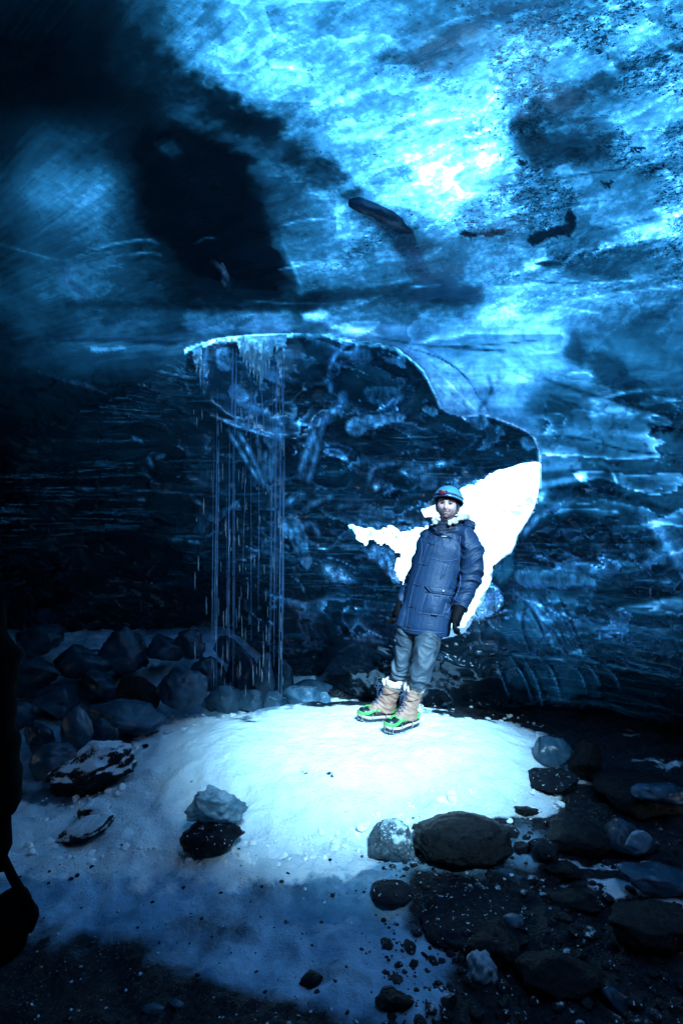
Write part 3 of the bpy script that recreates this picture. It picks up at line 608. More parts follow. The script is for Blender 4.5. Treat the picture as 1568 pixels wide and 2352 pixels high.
for kd, pl, wd, st, g in MILK_GLINTS:
    xs = [p[0] for p in pl]; ys = [p[1] for p in pl]; m_ = 4*wd+15
    b = (HX > min(xs)-m_) & (HX < max(xs)+m_) & (HY > min(ys)-m_) & (HY < max(ys)+m_)
    hx, hy = HX[b], HY[b]
    if kd == 'l':
        if len(pl) > 2: pl = smooth_poly(pl, 2)
        d, tt = dline(pl, hx, hy); k = np.exp(-(d/wd)**2*.8)*(.55+.45*np.sin(np.pi*tt))
    else:
        d = sdf(smooth_poly(pl, 2, True), hx, hy)+wob[b]*.6+2.5*perlin(hx/5., hy/12., 0*hx); k = (1-ss(-wd*.6, wd*.25, d))*(.45+.55*ss(-30, 0, d))
    k = k*(1.05 if kd == 'l' else .85)*st*np.clip(.7+.8*fbm(hx/15., hy/30., 0*hx, 3), .15, 1.3)*np.where(((hy > 1340) & (hx > 700) & (hx < 1080)) | ((hy > 1425) & (hx > 700)), .12, 1.)  # dimmed behind the legs, where the sunbeam shows it too bright
    milk_glint[b] = np.maximum(milk_glint[b], k)
    if g: fro[b] = np.maximum(fro[b], k*1.2)
# light on the melted hollows, painted in as paler ice
s1, s2 = sculpt(HX, HY, 105., 62., 1.5), sculpt(HX, HY, 56., 36., 7.2)
mk1 = ss(-.15, .45, fbm(HX/150., HY/90., 0*HX+21, 3)); mk2 = ss(-.1, .5, fbm(HX/110., HY/110., 0*HX+31, 3))
reg = np.where(inrear | ((HY > 1250) & (HX > 560)), 1., 0.)*(.25+.75*ss(430, 640, HX))*(1-.9*ss(1420, 1520, HY))*(1-.7*ss(1400, 1700, HX)*0)
s7, s8 = sculpt(HX, HY, 105., 62., 1.5, .022), sculpt(HX, HY, 56., 36., 7.2, .03)
mk3 = ss(.0, .5, fbm(HX/60., HY/60., 0*HX+41, 2))
milk_glint = np.maximum(milk_glint, reg*(.40*s1*mk1+.26*s2*mk2+.75*s7*mk3+.55*s8*mk1*mk3))
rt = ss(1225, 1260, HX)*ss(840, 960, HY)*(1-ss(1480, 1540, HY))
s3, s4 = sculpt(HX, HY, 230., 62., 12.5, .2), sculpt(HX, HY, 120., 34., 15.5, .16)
clear = clear*(1+rt*(1.05*s3+.6*s4*mk2-.42))  # shading of the right wall's hollows painted in as clearness
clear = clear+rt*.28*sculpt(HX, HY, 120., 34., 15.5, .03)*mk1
s5, s6 = sculpt(HX*.95+HY*.3, HY+HX*.30, 210., 92., 18.5, .22), sculpt(HX*.97, HY+HX*.18, 90., 30., 25.5, .16)
rf = (1-ss(760, 850, HY))*ss(300, 520, HX)
clear = clear*(1+rf*(.34*s5+.22*s6*mk1-.13))  # roof hollows get their shading painted in the same way
grit = ss(900, 300, HY)*0+np.clip((1-ss(560, 800, HY))*ss(500, 760, HX)*(.55+.6*ss(900, 1200, HX)), 0, 1)
grit = np.clip(grit*(.8+1.1*fbm(HX/190., HY/110., 0*HX+2, 3))+.05, 0, 1.15)
grit = np.maximum(grit, .5*ss(0, 300, HX)*(1-ss(700, 800, HY)))
# streaks of the ice run fan-wise out of the far left
vx, vy = HX+500., HY-905.
rr = np.sqrt(vx*vx+vy*vy); an = np.arctan2(vy, vx)
dd = np.where(inrear, .6, 0)
flow = np.stack([np.log(np.maximum(rr, 50))*5.2, an*13., WZ*.15+dd], -1)

# near roof, overhead and behind the viewer, with an unseen opening that lets the light in
yb = WY[0]; nrow = 60
ex = np.linspace(0, 8.2, nrow+1)[1:]**1.0
X2 = np.repeat(WX[0][None], nrow, 0); Y2 = yb[None]-ex[:, None]; Z2 = np.repeat(WZ[0][None], nrow, 0)
Z2 = Z2+ss(0, 1.2, ex)[:, None]*(.22*fbm(X2*.7, Y2*.7, 0*X2, 3))
e1 = np.minimum(np.sqrt(((X2-1.16)/.97)**2+((Y2-.42)/.78)**2), np.sqrt(((X2-1.33)/.42)**2+((Y2-1.3)/1.08)**2))+.12*fbm(X2*1.5, Y2*1.5, 0*X2+4, 3)  # opening shaped to pool light on the mound, slot added for the man
V1 = np.stack([WX, WY, WZ], -1).reshape(-1, 3)
V2_ = np.stack([X2, Y2, Z2], -1).reshape(-1, 3)
idx2 = np.concatenate([idx[0][None], (np.arange(nrow*Cn)+R*Cn).reshape(nrow, Cn)], 0)
F2 = np.stack([idx2[1:, :-1], idx2[1:, 1:], idx2[:-1, 1:], idx2[:-1, :-1]], -1).reshape(-1, 4)
e_all = np.concatenate([np.full(R*Cn, 9.), e1.ravel()])
F2 = F2[(e_all[F2] > 1).all(1)]
def full(a, extra): return np.concatenate([a.ravel(), extra.ravel()])
cl2 = np.repeat(clear[0][None], nrow, 0)*.35
VV = np.concatenate([V1, V2_]); AT = dict(clear=full(clear, cl2), milk_glint=full(milk_glint, cl2*0), frost=full(fro, cl2*0), grit=full(grit, cl2*0+.3))
FLW = np.concatenate([flow.reshape(-1, 3), np.stack([X2*3, Y2*3, Z2], -1).reshape(-1, 3)])
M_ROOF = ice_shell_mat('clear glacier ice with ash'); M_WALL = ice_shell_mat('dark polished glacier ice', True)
rearflag = np.concatenate([((dr < 0) | (HY > 1180)).ravel(), np.zeros(nrow*Cn, bool)])
isr = rearflag[F].sum(1) >= 2
def sub(name, faces, mat, label, cat):
    u, inv = np.unique(faces, return_inverse=True)
    o = new_mesh(name, VV[u], inv.reshape(faces.shape), mat)
    for k, a in AT.items(): set_attr(o, k, a[u])
    set_attr(o, 'flow', FLW[u])
    return tag(o, label, cat, kind='structure')
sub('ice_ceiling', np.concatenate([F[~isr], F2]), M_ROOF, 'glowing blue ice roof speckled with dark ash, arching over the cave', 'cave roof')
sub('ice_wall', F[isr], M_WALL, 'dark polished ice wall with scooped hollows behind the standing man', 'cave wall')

def side_wall(name, P00, P10, P01, nu, nv, label):
    P00, P10, P01 = map(np.array, (P00, P10, P01))
    u, v = np.meshgrid(np.linspace(0, 1, nu), np.linspace(0, 1, nv))
    P = P00+(P10-P00)*u[..., None]+(P01-P00)*v[..., None]
    n = np.cross(P10-P00, P01-P00).astype(float); n /= np.linalg.norm(n)
    P = P+n*(.2*fbm(P[..., 0]*.6, P[..., 1]*.6, P[..., 2]*.6, 4))[..., None]
    i = np.arange(nu*nv).reshape(nv, nu)
    f = np.stack([i[:-1, :-1], i[:-1, 1:], i[1:, 1:], i[1:, :-1]], -1).reshape(-1, 4)
    o = new_mesh(name, P.reshape(-1, 3), f, M_WALL); Q = P.reshape(-1, 3)
    for k, c in dict(clear=.05, milk_glint=.0, frost=0., grit=.2).items(): set_attr(o, k, np.full(len(Q), c))
    set_attr(o, 'flow', Q*np.array([1.5, 1.5, 3]))
    return tag(o, label, 'cave wall', kind='structure')
side_wall('ice_wall', (-4.0, 2.6, -.3), (-4.0, -6.2, -.3), (-4.0, 2.6, 4.6), 60, 36, 'rough dark ice side wall left of the standpoint')
side_wall('ice_wall', (4.05, -6.2, -.3), (4.05, 2.6, -.3), (4.05, -6.2, 4.6), 60, 36, 'rough dark ice side wall right of the standpoint')
side_wall('ice_wall', (-4.2, -6, -.3), (4.3, -6, -.3), (-4.2, -6, 4.6), 60, 36, 'rough dark ice wall closing the cave behind the standpoint')

# ================================================================== floor
def gheight(x, y, fine=True):
    r = np.sqrt(((x-.06)/1.72)**2+((y-4.12)/np.where(y < 4.12, 1.25, .98))**2)
    r = r+.06*fbm(x*1.6, y*1.6, 0*x, 3)
    h = .215*(1-ss(.45, 1.0, r))
    h = h+.05*np.exp(-(((x+1.0)/.7)**2+((y-3.4)/.5)**2))
    if fine:
        h = h+.035*fbm(x*1.1, y*1.1, 0*x+9, 3)*ss(.3, 1., r)+.032*fbm(x*5, y*5, 0*x+2, 4, .62)*(.35+.65*ss(.5, 1, r))
        h = h+.016*np.clip(perlin(x*5+3, y*9, 0*x+8), 0, 1)*ss(.4, .8, r)
    bank = .55*ss(4.6, 6.3, y)*(1-ss(-1.4, -.5, x))       # rubble bank at the back left
    return h+bank*.8
SNOW = [(300, 1700), (420, 1665), (640, 1630), (780, 1620), (1000, 1640), (1160, 1655), (1250, 1690), (1300, 1740), (1330, 1790), (1270, 1800), (1270, 1850), (1150, 1875), (1000, 1885), (850, 1930), (700, 1965),
        (560, 1965), (440, 1985), (300, 1990), (190, 1985), (100, 1950), (20, 1960), (20, 1850), (150, 1870), (250, 1830), (310, 1760)]
FROST = [(-400, 1840), (60, 1850), (300, 1850), (830, 1900), (960, 1960), (1180, 1900), (1330, 1960), (1200, 2010), (960, 2010), (950, 2110), (1040, 2200), (1000, 2360), (760, 2345), (560, 2262), (400, 2200), (250, 2135), (60, 2150), (-400, 2180)]
BACKICE = [(-400, 1600), (-400, 1430), (600, 1430), (760, 1560), (660, 1650), (300, 1700), (200, 1800), (-400, 1850)]
gxs = np.concatenate([np.linspace(-60, -4.6, 14), np.arange(-4.5, 4.5, .022), np.linspace(4.6, 60, 14)])
gys = np.concatenate([np.linspace(-60, -6, 8), np.linspace(-5.5, 1.5, 22), np.arange(1.54, 6.6, .022), np.linspace(6.8, 12, 14), np.linspace(14, 90, 8)])
QX, QY = np.meshgrid(gxs, gys)
QZ = gheight(QX, QY)
QZ = np.where(QY > 8, QZ-.03*(QY-8)*0, QZ)
yy = np.maximum(QY, .4)
PFX, PFY = CX+QX/yy*FL, CY+(CZ-QZ)/yy*FL
wn = 45*fbm(QX*1.1, QY*1.6, 0*QX+11, 3)*ss(1820, 1900, PFY)+26*fbm(QX*2.2, QY*2.2, 0*QX, 4)+10*fbm(QX*9, QY*9, 0*QX, 2)
snow = 1-ss(-22, 30+90*ss(1880, 1980, PFY), sdf(SNOW, PFX, PFY)+wn)
streak = ss(.08, .5, fbm(QX*1.3+QY*.6, QY*4.5, 0*QX+5, 4))
wisps = streak*(1-ss(-60, 160, sdf([(1180, 1690), (1568, 1700), (1700, 1800), (1700, 2000), (1450, 2150), (1180, 2000), (1150, 1850)], PFX, PFY)))
snow = np.maximum(snow, .62*wisps)
for mx, my, mr_ in ((690, 1772, 5), (702, 1776, 5), (755, 1776, 5), (764, 1782, 6), (585, 1760, 3), (430, 1790, 6), (440, 1796, 4), (600, 1700, 3), (388, 1768, 4), (880, 1790, 3), (660, 1812, 4)):
    snow = snow*(1-.75*np.exp(-((PFX-mx)**2/(mr_*1.6)**2+(PFY-my)**2/(mr_*.8)**2)))
snow = np.where(QY > 6.7, 1., snow)
frost = 1-ss(-40, 50, sdf(FROST, PFX, PFY)+wn)
bk = 1-ss(-30, 40, sdf(BACKICE, PFX, PFY)+wn)
frost = np.maximum(frost*(.80+.55*fbm(QX*1.2, QY*2.4, 0*QX+3, 3)), bk*.55)
frost = np.clip(np.maximum(frost, .35*wisps), 0, 1)
loose = np.clip(.45+.9*fbm(QX*.9, QY*1.2, 0*QX+6, 3), .1, 1)*(QY < 6.5)
loose = np.where(bk > .5, .1, loose)
gi = np.arange(QX.size).reshape(QX.shape)
gf = np.stack([gi[:-1, :-1], gi[:-1, 1:], gi[1:, 1:], gi[1:, :-1]], -1).reshape(-1, 4)
go = new_mesh('ground', np.stack([QX, QY, QZ], -1).reshape(-1, 3), gf, ground_mat())
for k, a in dict(snow=snow, frost=frost, loose=loose).items(): set_attr(go, k, a.ravel())
tag(go, 'cave floor with a brightly lit snow mound, blue ice and black gravel', 'ground', kind='structure')
def gz(x, y): return float(gheight(np.array([float(x)]), np.array([float(y)]))[0])

# snow slope seen through the window
sx, sy = np.meshgrid(np.linspace(-3, 12, 60), np.linspace(7.6, 22, 60))
sz = np.clip((sy-8.1)*.95, -.15, 9)+.35*fbm(sx*.5, sy*.5, 0*sx, 4)*ss(7.8, 9, sy)-.08
si = np.arange(sx.size).reshape(sx.shape)
so = new_mesh('snow_slope', np.stack([sx, sy, sz], -1).reshape(-1, 3), np.stack([si[:-1, :-1], si[:-1, 1:], si[1:, 1:], si[1:, :-1]], -1).reshape(-1, 4), snow_mat())
tag(so, 'bright snow slope outside, seen through the opening in the ice', 'snow slope', kind='structure')

# ================================================================== rocks and blocks of ice
import bmesh
def ico(sub):
    bm = bmesh.new(); bmesh.ops.create_icosphere(bm, subdivisions=sub, radius=1)
    v = np.array([x.co[:] for x in bm.verts]); f = np.array([[q.index for q in p.verts] for p in bm.faces]); bm.free(); return v, f
ICO = {k: ico(k) for k in (3, 4, 5)}
def stone_mesh(seed, cuts=9, rough=.12, sub=5, cutd=(.62, .9)):
    cutd = (cutd[0]-.02, cutd[1]); rough *= 1.3
    rg = np.random.RandomState(seed); v, f = ICO[sub]; v = v.copy()
    for _ in range(cuts):
        n = rg.normal(size=3); n /= np.linalg.norm(n); d = rg.uniform(*cutd)
        e = v@n-d; v = v-np.where(e > 0, e, 0)[:, None]*n*.92
    o = seed*3.7
    r = 1+rough*fbm(v[:, 0]*1.3+o, v[:, 1]*1.3, v[:, 2]*1.3, 4)+rough*.35*fbm(v[:, 0]*5+o, v[:, 1]*5, v[:, 2]*5, 3)
    v = v*r[:, None]
    lo, hi = v.min(0), v.max(0)
    v = (v-(lo+hi)/2)/((hi-lo)/2)
    return v, f
def place(name, box, mat, label, cat, seed=1, cuts=9, rough=.12, sub=4, deep=.85, sink=.25, rot=0., group=None, tilt=0., Y=None, cutd=(.62, .9), lay=.8):
    """box: frame rectangle (x0, y0, x1, y1) the stone fills as seen from the standpoint; it rests on the floor"""
    x0, y0, x1, y1 = box; fx, fy = (x0+x1)/2, (y0+y1)/2
    t = (fy-CY)/FL; Yc = Y or 3.5
    for _ in range(12):
        a = (x1-x0)/2/FL*Yc; H = (y1-y0)/2/FL*Yc; b = a*deep
        b = min(b, lay*H/max(t, .05)); c = math.sqrt(max(H*H-(b*t)**2, (.35*H)**2))
        xg = (fx-CX)/FL*Yc
        zc = gz(xg, Yc)+c*(1-2*sink*.5)
        if Y: zc = CZ-t*Yc; break
        Yc = .5*Yc+.5*(CZ-zc)/t
    v, f = stone_mesh(seed, cuts, rough, sub, cutd)
    v = v*np.array([a, b, c])
    if tilt:
        ca, sa = math.cos(tilt), math.sin(tilt); v = np.stack([v[:, 0]*ca-v[:, 2]*sa, v[:, 1], v[:, 0]*sa+v[:, 2]*ca], -1)
    o = new_mesh(name, v, f, mat); o.location = ((fx-CX)/FL*Yc, Yc, zc)
    return tag(o, label, cat, group)
RK = rock_mat('wet basalt', snow=-.1, speck=.45); RKS = rock_mat('basalt dusted with snow', snow=1.05, speck=.7); RKD = rock_mat('bare black basalt', (.0015, .002, .003), (.008, .010, .014), snow=-.3, speck=.06)
RKF = rock_mat('frosted grey stone', (.03, .05, .065), (.12, .18, .22), snow=.7, speck=1.)
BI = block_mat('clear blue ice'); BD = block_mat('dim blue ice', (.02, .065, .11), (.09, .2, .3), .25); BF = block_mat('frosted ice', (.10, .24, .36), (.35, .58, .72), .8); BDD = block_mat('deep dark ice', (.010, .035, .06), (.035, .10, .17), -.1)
place('rock', (105, 1697, 318, 1832), RKS, 'large black rock dusted with snow at the left edge of the snow', 'rock', 3, 10, .16, 5, .6, .25, tilt=.22)
place('rock', (180, 1830, 264, 1890), RKS, 'small black rock with snow patches sitting on a snowy hump', 'rock', 5, 8, .14, 4, .8, .15)
place('rock', (122, 1872, 264, 1935), RKS, 'low snow-covered stone with a dark base below the small black rock', 'rock', 8, 6, .14, 4, .7, .3, tilt=.3)
place('rock', (948, 1862, 1176, 1990), RKD, 'big smooth black boulder at the front right edge of the snow', 'rock', 12, 3, .09, 5, .75, .18, cutd=(.86, .97))
place('rock', (846, 1880, 954, 1980), RKF, 'frosted grey stone touching the big smooth black boulder', 'rock', 14, 8, .12, 4, .8, .2)
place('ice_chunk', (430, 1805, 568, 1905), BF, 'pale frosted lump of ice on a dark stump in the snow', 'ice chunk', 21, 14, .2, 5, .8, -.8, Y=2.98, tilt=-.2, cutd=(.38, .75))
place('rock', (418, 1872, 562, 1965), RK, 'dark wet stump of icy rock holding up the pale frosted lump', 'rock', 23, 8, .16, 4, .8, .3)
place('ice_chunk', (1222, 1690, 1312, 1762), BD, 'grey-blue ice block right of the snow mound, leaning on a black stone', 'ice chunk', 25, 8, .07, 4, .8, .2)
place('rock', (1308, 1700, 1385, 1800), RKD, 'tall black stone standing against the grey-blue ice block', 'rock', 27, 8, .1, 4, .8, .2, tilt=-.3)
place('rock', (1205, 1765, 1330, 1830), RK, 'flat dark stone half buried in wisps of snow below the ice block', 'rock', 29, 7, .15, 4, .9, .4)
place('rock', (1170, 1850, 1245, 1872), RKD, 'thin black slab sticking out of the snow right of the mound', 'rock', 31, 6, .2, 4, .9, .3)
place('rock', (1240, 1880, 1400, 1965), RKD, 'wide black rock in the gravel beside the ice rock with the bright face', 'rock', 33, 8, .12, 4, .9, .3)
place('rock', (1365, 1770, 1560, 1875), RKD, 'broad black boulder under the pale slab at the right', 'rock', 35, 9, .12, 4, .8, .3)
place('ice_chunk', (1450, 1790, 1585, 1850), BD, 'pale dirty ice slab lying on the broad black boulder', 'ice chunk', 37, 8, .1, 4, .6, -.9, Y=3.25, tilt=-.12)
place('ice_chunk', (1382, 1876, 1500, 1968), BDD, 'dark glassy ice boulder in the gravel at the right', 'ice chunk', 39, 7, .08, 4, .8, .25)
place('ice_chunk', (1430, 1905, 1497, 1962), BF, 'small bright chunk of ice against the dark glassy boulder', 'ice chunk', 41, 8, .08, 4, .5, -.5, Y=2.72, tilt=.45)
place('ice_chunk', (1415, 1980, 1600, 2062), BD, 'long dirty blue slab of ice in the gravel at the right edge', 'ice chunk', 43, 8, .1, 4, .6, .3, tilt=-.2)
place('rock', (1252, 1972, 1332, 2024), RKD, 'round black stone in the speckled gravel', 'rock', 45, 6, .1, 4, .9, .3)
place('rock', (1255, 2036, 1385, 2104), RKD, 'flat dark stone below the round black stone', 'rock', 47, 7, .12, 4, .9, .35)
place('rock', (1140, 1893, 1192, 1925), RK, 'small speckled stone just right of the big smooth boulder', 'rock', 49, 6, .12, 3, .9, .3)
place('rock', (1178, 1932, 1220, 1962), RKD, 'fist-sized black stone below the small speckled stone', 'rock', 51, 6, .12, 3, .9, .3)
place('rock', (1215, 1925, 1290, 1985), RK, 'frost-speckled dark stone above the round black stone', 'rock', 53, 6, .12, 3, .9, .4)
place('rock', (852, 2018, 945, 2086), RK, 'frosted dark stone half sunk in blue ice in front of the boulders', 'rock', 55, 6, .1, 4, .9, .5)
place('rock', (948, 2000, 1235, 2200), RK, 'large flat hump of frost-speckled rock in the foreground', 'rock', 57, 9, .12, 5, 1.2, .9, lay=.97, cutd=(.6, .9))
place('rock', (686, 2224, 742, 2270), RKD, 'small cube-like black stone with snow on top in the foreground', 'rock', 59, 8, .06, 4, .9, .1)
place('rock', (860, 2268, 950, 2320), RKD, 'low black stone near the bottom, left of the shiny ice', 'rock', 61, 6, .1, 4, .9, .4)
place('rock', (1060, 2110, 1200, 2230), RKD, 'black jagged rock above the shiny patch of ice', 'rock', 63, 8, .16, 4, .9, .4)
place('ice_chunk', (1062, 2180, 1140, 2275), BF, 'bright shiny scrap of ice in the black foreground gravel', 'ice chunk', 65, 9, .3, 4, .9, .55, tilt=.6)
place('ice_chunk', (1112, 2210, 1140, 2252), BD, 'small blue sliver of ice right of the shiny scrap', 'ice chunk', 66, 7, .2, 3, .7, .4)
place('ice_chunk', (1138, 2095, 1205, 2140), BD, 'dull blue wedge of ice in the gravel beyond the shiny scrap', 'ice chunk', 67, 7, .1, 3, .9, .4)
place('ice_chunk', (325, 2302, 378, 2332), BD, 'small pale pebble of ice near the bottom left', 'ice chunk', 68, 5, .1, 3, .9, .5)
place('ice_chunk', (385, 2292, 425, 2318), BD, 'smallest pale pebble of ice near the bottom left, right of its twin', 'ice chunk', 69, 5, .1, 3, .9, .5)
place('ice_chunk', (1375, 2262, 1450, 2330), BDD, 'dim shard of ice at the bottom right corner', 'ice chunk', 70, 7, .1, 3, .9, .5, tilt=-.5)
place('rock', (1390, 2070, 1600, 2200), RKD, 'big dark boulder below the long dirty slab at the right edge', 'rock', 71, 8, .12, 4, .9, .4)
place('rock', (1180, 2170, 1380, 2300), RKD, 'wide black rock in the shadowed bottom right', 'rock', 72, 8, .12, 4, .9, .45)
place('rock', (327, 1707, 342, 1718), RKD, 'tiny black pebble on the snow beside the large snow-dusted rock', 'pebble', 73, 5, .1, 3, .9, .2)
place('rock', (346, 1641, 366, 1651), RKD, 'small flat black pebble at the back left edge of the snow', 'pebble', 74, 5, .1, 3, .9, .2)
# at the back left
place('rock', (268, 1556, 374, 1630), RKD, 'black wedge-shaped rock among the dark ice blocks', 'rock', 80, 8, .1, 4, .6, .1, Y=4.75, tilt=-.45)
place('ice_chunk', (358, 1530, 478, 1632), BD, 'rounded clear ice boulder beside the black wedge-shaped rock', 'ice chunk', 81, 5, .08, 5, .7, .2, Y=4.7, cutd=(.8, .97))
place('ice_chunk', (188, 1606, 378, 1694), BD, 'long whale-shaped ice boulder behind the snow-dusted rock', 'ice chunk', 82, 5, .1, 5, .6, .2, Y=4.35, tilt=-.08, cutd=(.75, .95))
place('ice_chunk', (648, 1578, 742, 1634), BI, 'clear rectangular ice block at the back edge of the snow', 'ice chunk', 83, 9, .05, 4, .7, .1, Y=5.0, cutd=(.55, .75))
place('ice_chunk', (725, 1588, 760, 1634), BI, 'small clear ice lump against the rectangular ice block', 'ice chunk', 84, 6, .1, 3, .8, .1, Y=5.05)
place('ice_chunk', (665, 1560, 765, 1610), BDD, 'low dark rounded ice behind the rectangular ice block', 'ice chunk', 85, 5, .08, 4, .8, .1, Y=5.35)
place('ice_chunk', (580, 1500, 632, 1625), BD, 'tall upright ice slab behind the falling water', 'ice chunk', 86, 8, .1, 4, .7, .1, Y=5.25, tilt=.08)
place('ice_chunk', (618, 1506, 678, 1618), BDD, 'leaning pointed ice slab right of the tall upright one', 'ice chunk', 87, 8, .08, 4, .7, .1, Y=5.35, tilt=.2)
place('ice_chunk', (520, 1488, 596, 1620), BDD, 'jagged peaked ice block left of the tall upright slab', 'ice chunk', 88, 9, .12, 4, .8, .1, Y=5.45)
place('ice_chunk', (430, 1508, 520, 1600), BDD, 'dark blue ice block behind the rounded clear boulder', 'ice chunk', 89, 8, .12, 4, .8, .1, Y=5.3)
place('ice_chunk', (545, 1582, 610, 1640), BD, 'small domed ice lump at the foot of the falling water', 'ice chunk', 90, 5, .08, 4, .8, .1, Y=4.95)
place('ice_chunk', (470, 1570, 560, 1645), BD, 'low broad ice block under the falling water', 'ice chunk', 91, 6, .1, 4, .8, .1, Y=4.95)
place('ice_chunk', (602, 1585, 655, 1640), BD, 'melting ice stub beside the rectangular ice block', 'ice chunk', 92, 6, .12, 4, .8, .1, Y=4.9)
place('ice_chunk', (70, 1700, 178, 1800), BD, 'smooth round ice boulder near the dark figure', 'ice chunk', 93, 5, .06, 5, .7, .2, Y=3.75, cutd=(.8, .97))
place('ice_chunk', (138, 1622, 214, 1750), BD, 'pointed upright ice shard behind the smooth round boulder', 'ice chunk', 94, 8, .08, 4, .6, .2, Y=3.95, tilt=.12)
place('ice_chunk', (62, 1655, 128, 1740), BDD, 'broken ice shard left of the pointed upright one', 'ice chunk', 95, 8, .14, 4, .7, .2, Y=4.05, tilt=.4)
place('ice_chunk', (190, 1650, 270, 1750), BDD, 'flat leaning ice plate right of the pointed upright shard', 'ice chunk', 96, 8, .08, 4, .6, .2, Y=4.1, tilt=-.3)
bk_l = ['squat', 'broad', 'lumpy', 'knobbly', 'flat-topped', 'cracked', 'sloping', 'hunched', 'crooked', 'blunt']
bbx = [(20, 1500, 150, 1600), (130, 1470, 260, 1570), (240, 1440, 350, 1540), (330, 1450, 430, 1530), (60, 1570, 180, 1660), (170, 1540, 280, 1620), (30, 1430, 140, 1510), (400, 1445, 480, 1520), (490, 1455, 560, 1530), (-40, 1600, 80, 1700)]
bwh = ['at the back behind the dark figure', 'high on the dark bank, second from the left', 'on top of the dark bank in the middle', 'on top of the dark bank above the clear boulder', 'low on the bank above the broken shard',
       'on the bank left of the black wedge-shaped rock', 'at the far back left corner of the bank', 'at the back, just left of the falling water', 'at the back, right behind the falling water', 'at the left edge of the bank beside the figure']
for i, b in enumerate(bbx):
    place('ice_chunk', b, BDD, f'{bk_l[i]} dim block of ice {bwh[i]}', 'ice chunk', 100+i, 13, .16, 4, .8, .1, cutd=(.42, .8), tilt=.5*math.sin(i*2.4), Y=4.6+.9*(1-(b[3]-1500)/200.), group='dim ice blocks heaped on the back bank')

# gravel and loose lumps (uncountable)
def scatter(name, mat, n, region, size, label, seed, sq=.6, keep=None):
    rg = np.random.RandomState(seed); base = [stone_mesh(500+seed*7+k, 7, .12, 3)[0] for k in range(1)]
    bm = bmesh.new(); bmesh.ops.create_icosphere(bm, subdivisions=2, radius=1); fv = np.array([v.co[:] for v in bm.verts]); ff = np.array([[q.index for q in p.verts] for p in bm.faces]); bm.free()
    vs, fs, c = [], [], 0
    k = 0
    while k < n:
        fx = rg.uniform(region[0], region[2]); fy = region[1]+(region[3]-region[1])*rg.uniform()**.9
        if keep is not None and not keep(fx, fy, rg): k += .05; continue
        k += 1
        Y = CZ/((fy-CY)/FL); x = (fx-CX)/FL*Y; z = gz(x, Y)
        s = size[0]*(size[1]/size[0])**(rg.uniform()**2.2)
        v = fv.copy()
        for _ in range(6):
            nn = rg.normal(size=3); nn /= np.linalg.norm(nn); e = v@nn-rg.uniform(.55, .9); v = v-np.where(e > 0, e, 0)[:, None]*nn
        v = v*np.array([1, rg.uniform(.6, 1), rg.uniform(sq*.6, sq)])*s
        a = rg.uniform(0, 6.28); ca, sa = math.cos(a), math.sin(a)
        v = np.stack([v[:, 0]*ca-v[:, 1]*sa+x, v[:, 0]*sa+v[:, 1]*ca+Y, v[:, 2]+z+s*.1], -1)
        vs.append(v); fs.append(ff+c); c += len(v)
    o = new_mesh(name, np.concatenate(vs), np.concatenate(fs), mat, smooth=False)
    return tag(o, label, name.replace('_', ' '), kind='stuff')
def notsnow(fx, fy, rg):
    d = float(sdf(SNOW, np.array([fx]), np.array([fy]))[0]); return d > rg.uniform(-4, 40)
scatter('gravel', rock_mat('dark gravel', (.003, .004, .006), (.018, .022, .03), snow=.2, speck=.5), 1700, (880, 1700, 1700, 2450), (.005, .038), 'black gravel and stones strewn over the right of the floor', 1, keep=notsnow)
scatter('gravel', rock_mat('fine grit', (.004, .005, .008), (.02, .025, .035), snow=.3, speck=.2), 500, (-150, 1950, 1000, 2450), (.003, .016), 'fine dark grit frozen into the blue ice in the foreground', 2)
scatter('snow_crumbs', simple('snow crumb', (.35, .52, .68), .8), 420, (-100, 1830, 1500, 2400), (.002, .009), 'tiny crumbs of snow and frost strewn over the dark floor', 3, .8)
def rim(fx, fy, rg): return abs(float(sdf(SNOW, np.array([fx]), np.array([fy]))[0])) < 26 and fy < 1990
scatter('snow_crumbs', simple('snow clods', (.78, .86, .91), .8), 420, (60, 1620, 1330, 1990), (.008, .04), 'clods of snow crumbling along the edge of the snow mound', 4, .8, keep=rim)

# ================================================================== icicles and falling water at the roof's lip
t_ = NT('icicle ice'); ob_ = t_.obj(); n_ = t_.noise(t_.mp(ob_, (1, 1, .5)), 38, 4, .6)
nr_ = t_.bump(n_, .8, .02)
M_ICI = t_.done(t_.n('MixShader', {0: t_.ma('ADD', t_.n('Fresnel', {'IOR': 1.4, 'Normal': nr_}).outputs[0], .22), 1: t_.n('MixShader', {0: .6, 1: t_.n('BsdfDiffuse', {'Color': t_.mix(t_.mr(n_, .35, .65), (.5, .80, 1.), (.78, .94, 1.)), 'Normal': nr_}).outputs[0],
      2: t_.n('BsdfTranslucent', {'Color': (.62, .88, 1, 1)}).outputs[0]}).outputs[0], 2: t_.n('BsdfGlossy', {'Roughness': .22, 'Color': (.6, .86, 1, 1), 'Normal': nr_}).outputs[0]}).outputs[0])
def icicle_into(mb, fx, f0, f1, r0, Y, rg, sway=0):
    n = 12; pts, rad = [], []
    r0 *= Y/FL
    for i in range(n):
        t = i/(n-1); p = at(fx+sway*t+rg.uniform(-1.2, 1.2), f0+(f1-f0)*t, Y); pts.append(p)
        rad.append(max(.001, r0*(1-t)**.75*(1+.35*rg.uniform(-1, 1))+.0015))
    mb.tube(pts, rad, 8)
rg = random.Random(4)
def icicle_obj(name, items, label, cat='icicle', vox=.006, group=None):
    mb = MB()
    for it in items: icicle_into(mb, *it, rg)
    def dp(co, no): return co+no*(.006*fbm(co[:, 0]*30, co[:, 1]*30, co[:, 2]*22, 2))[:, None]
    o = mb.voxel(name, vox, M_ICI, None, 1, dp)
    return tag(o, label, cat, group)
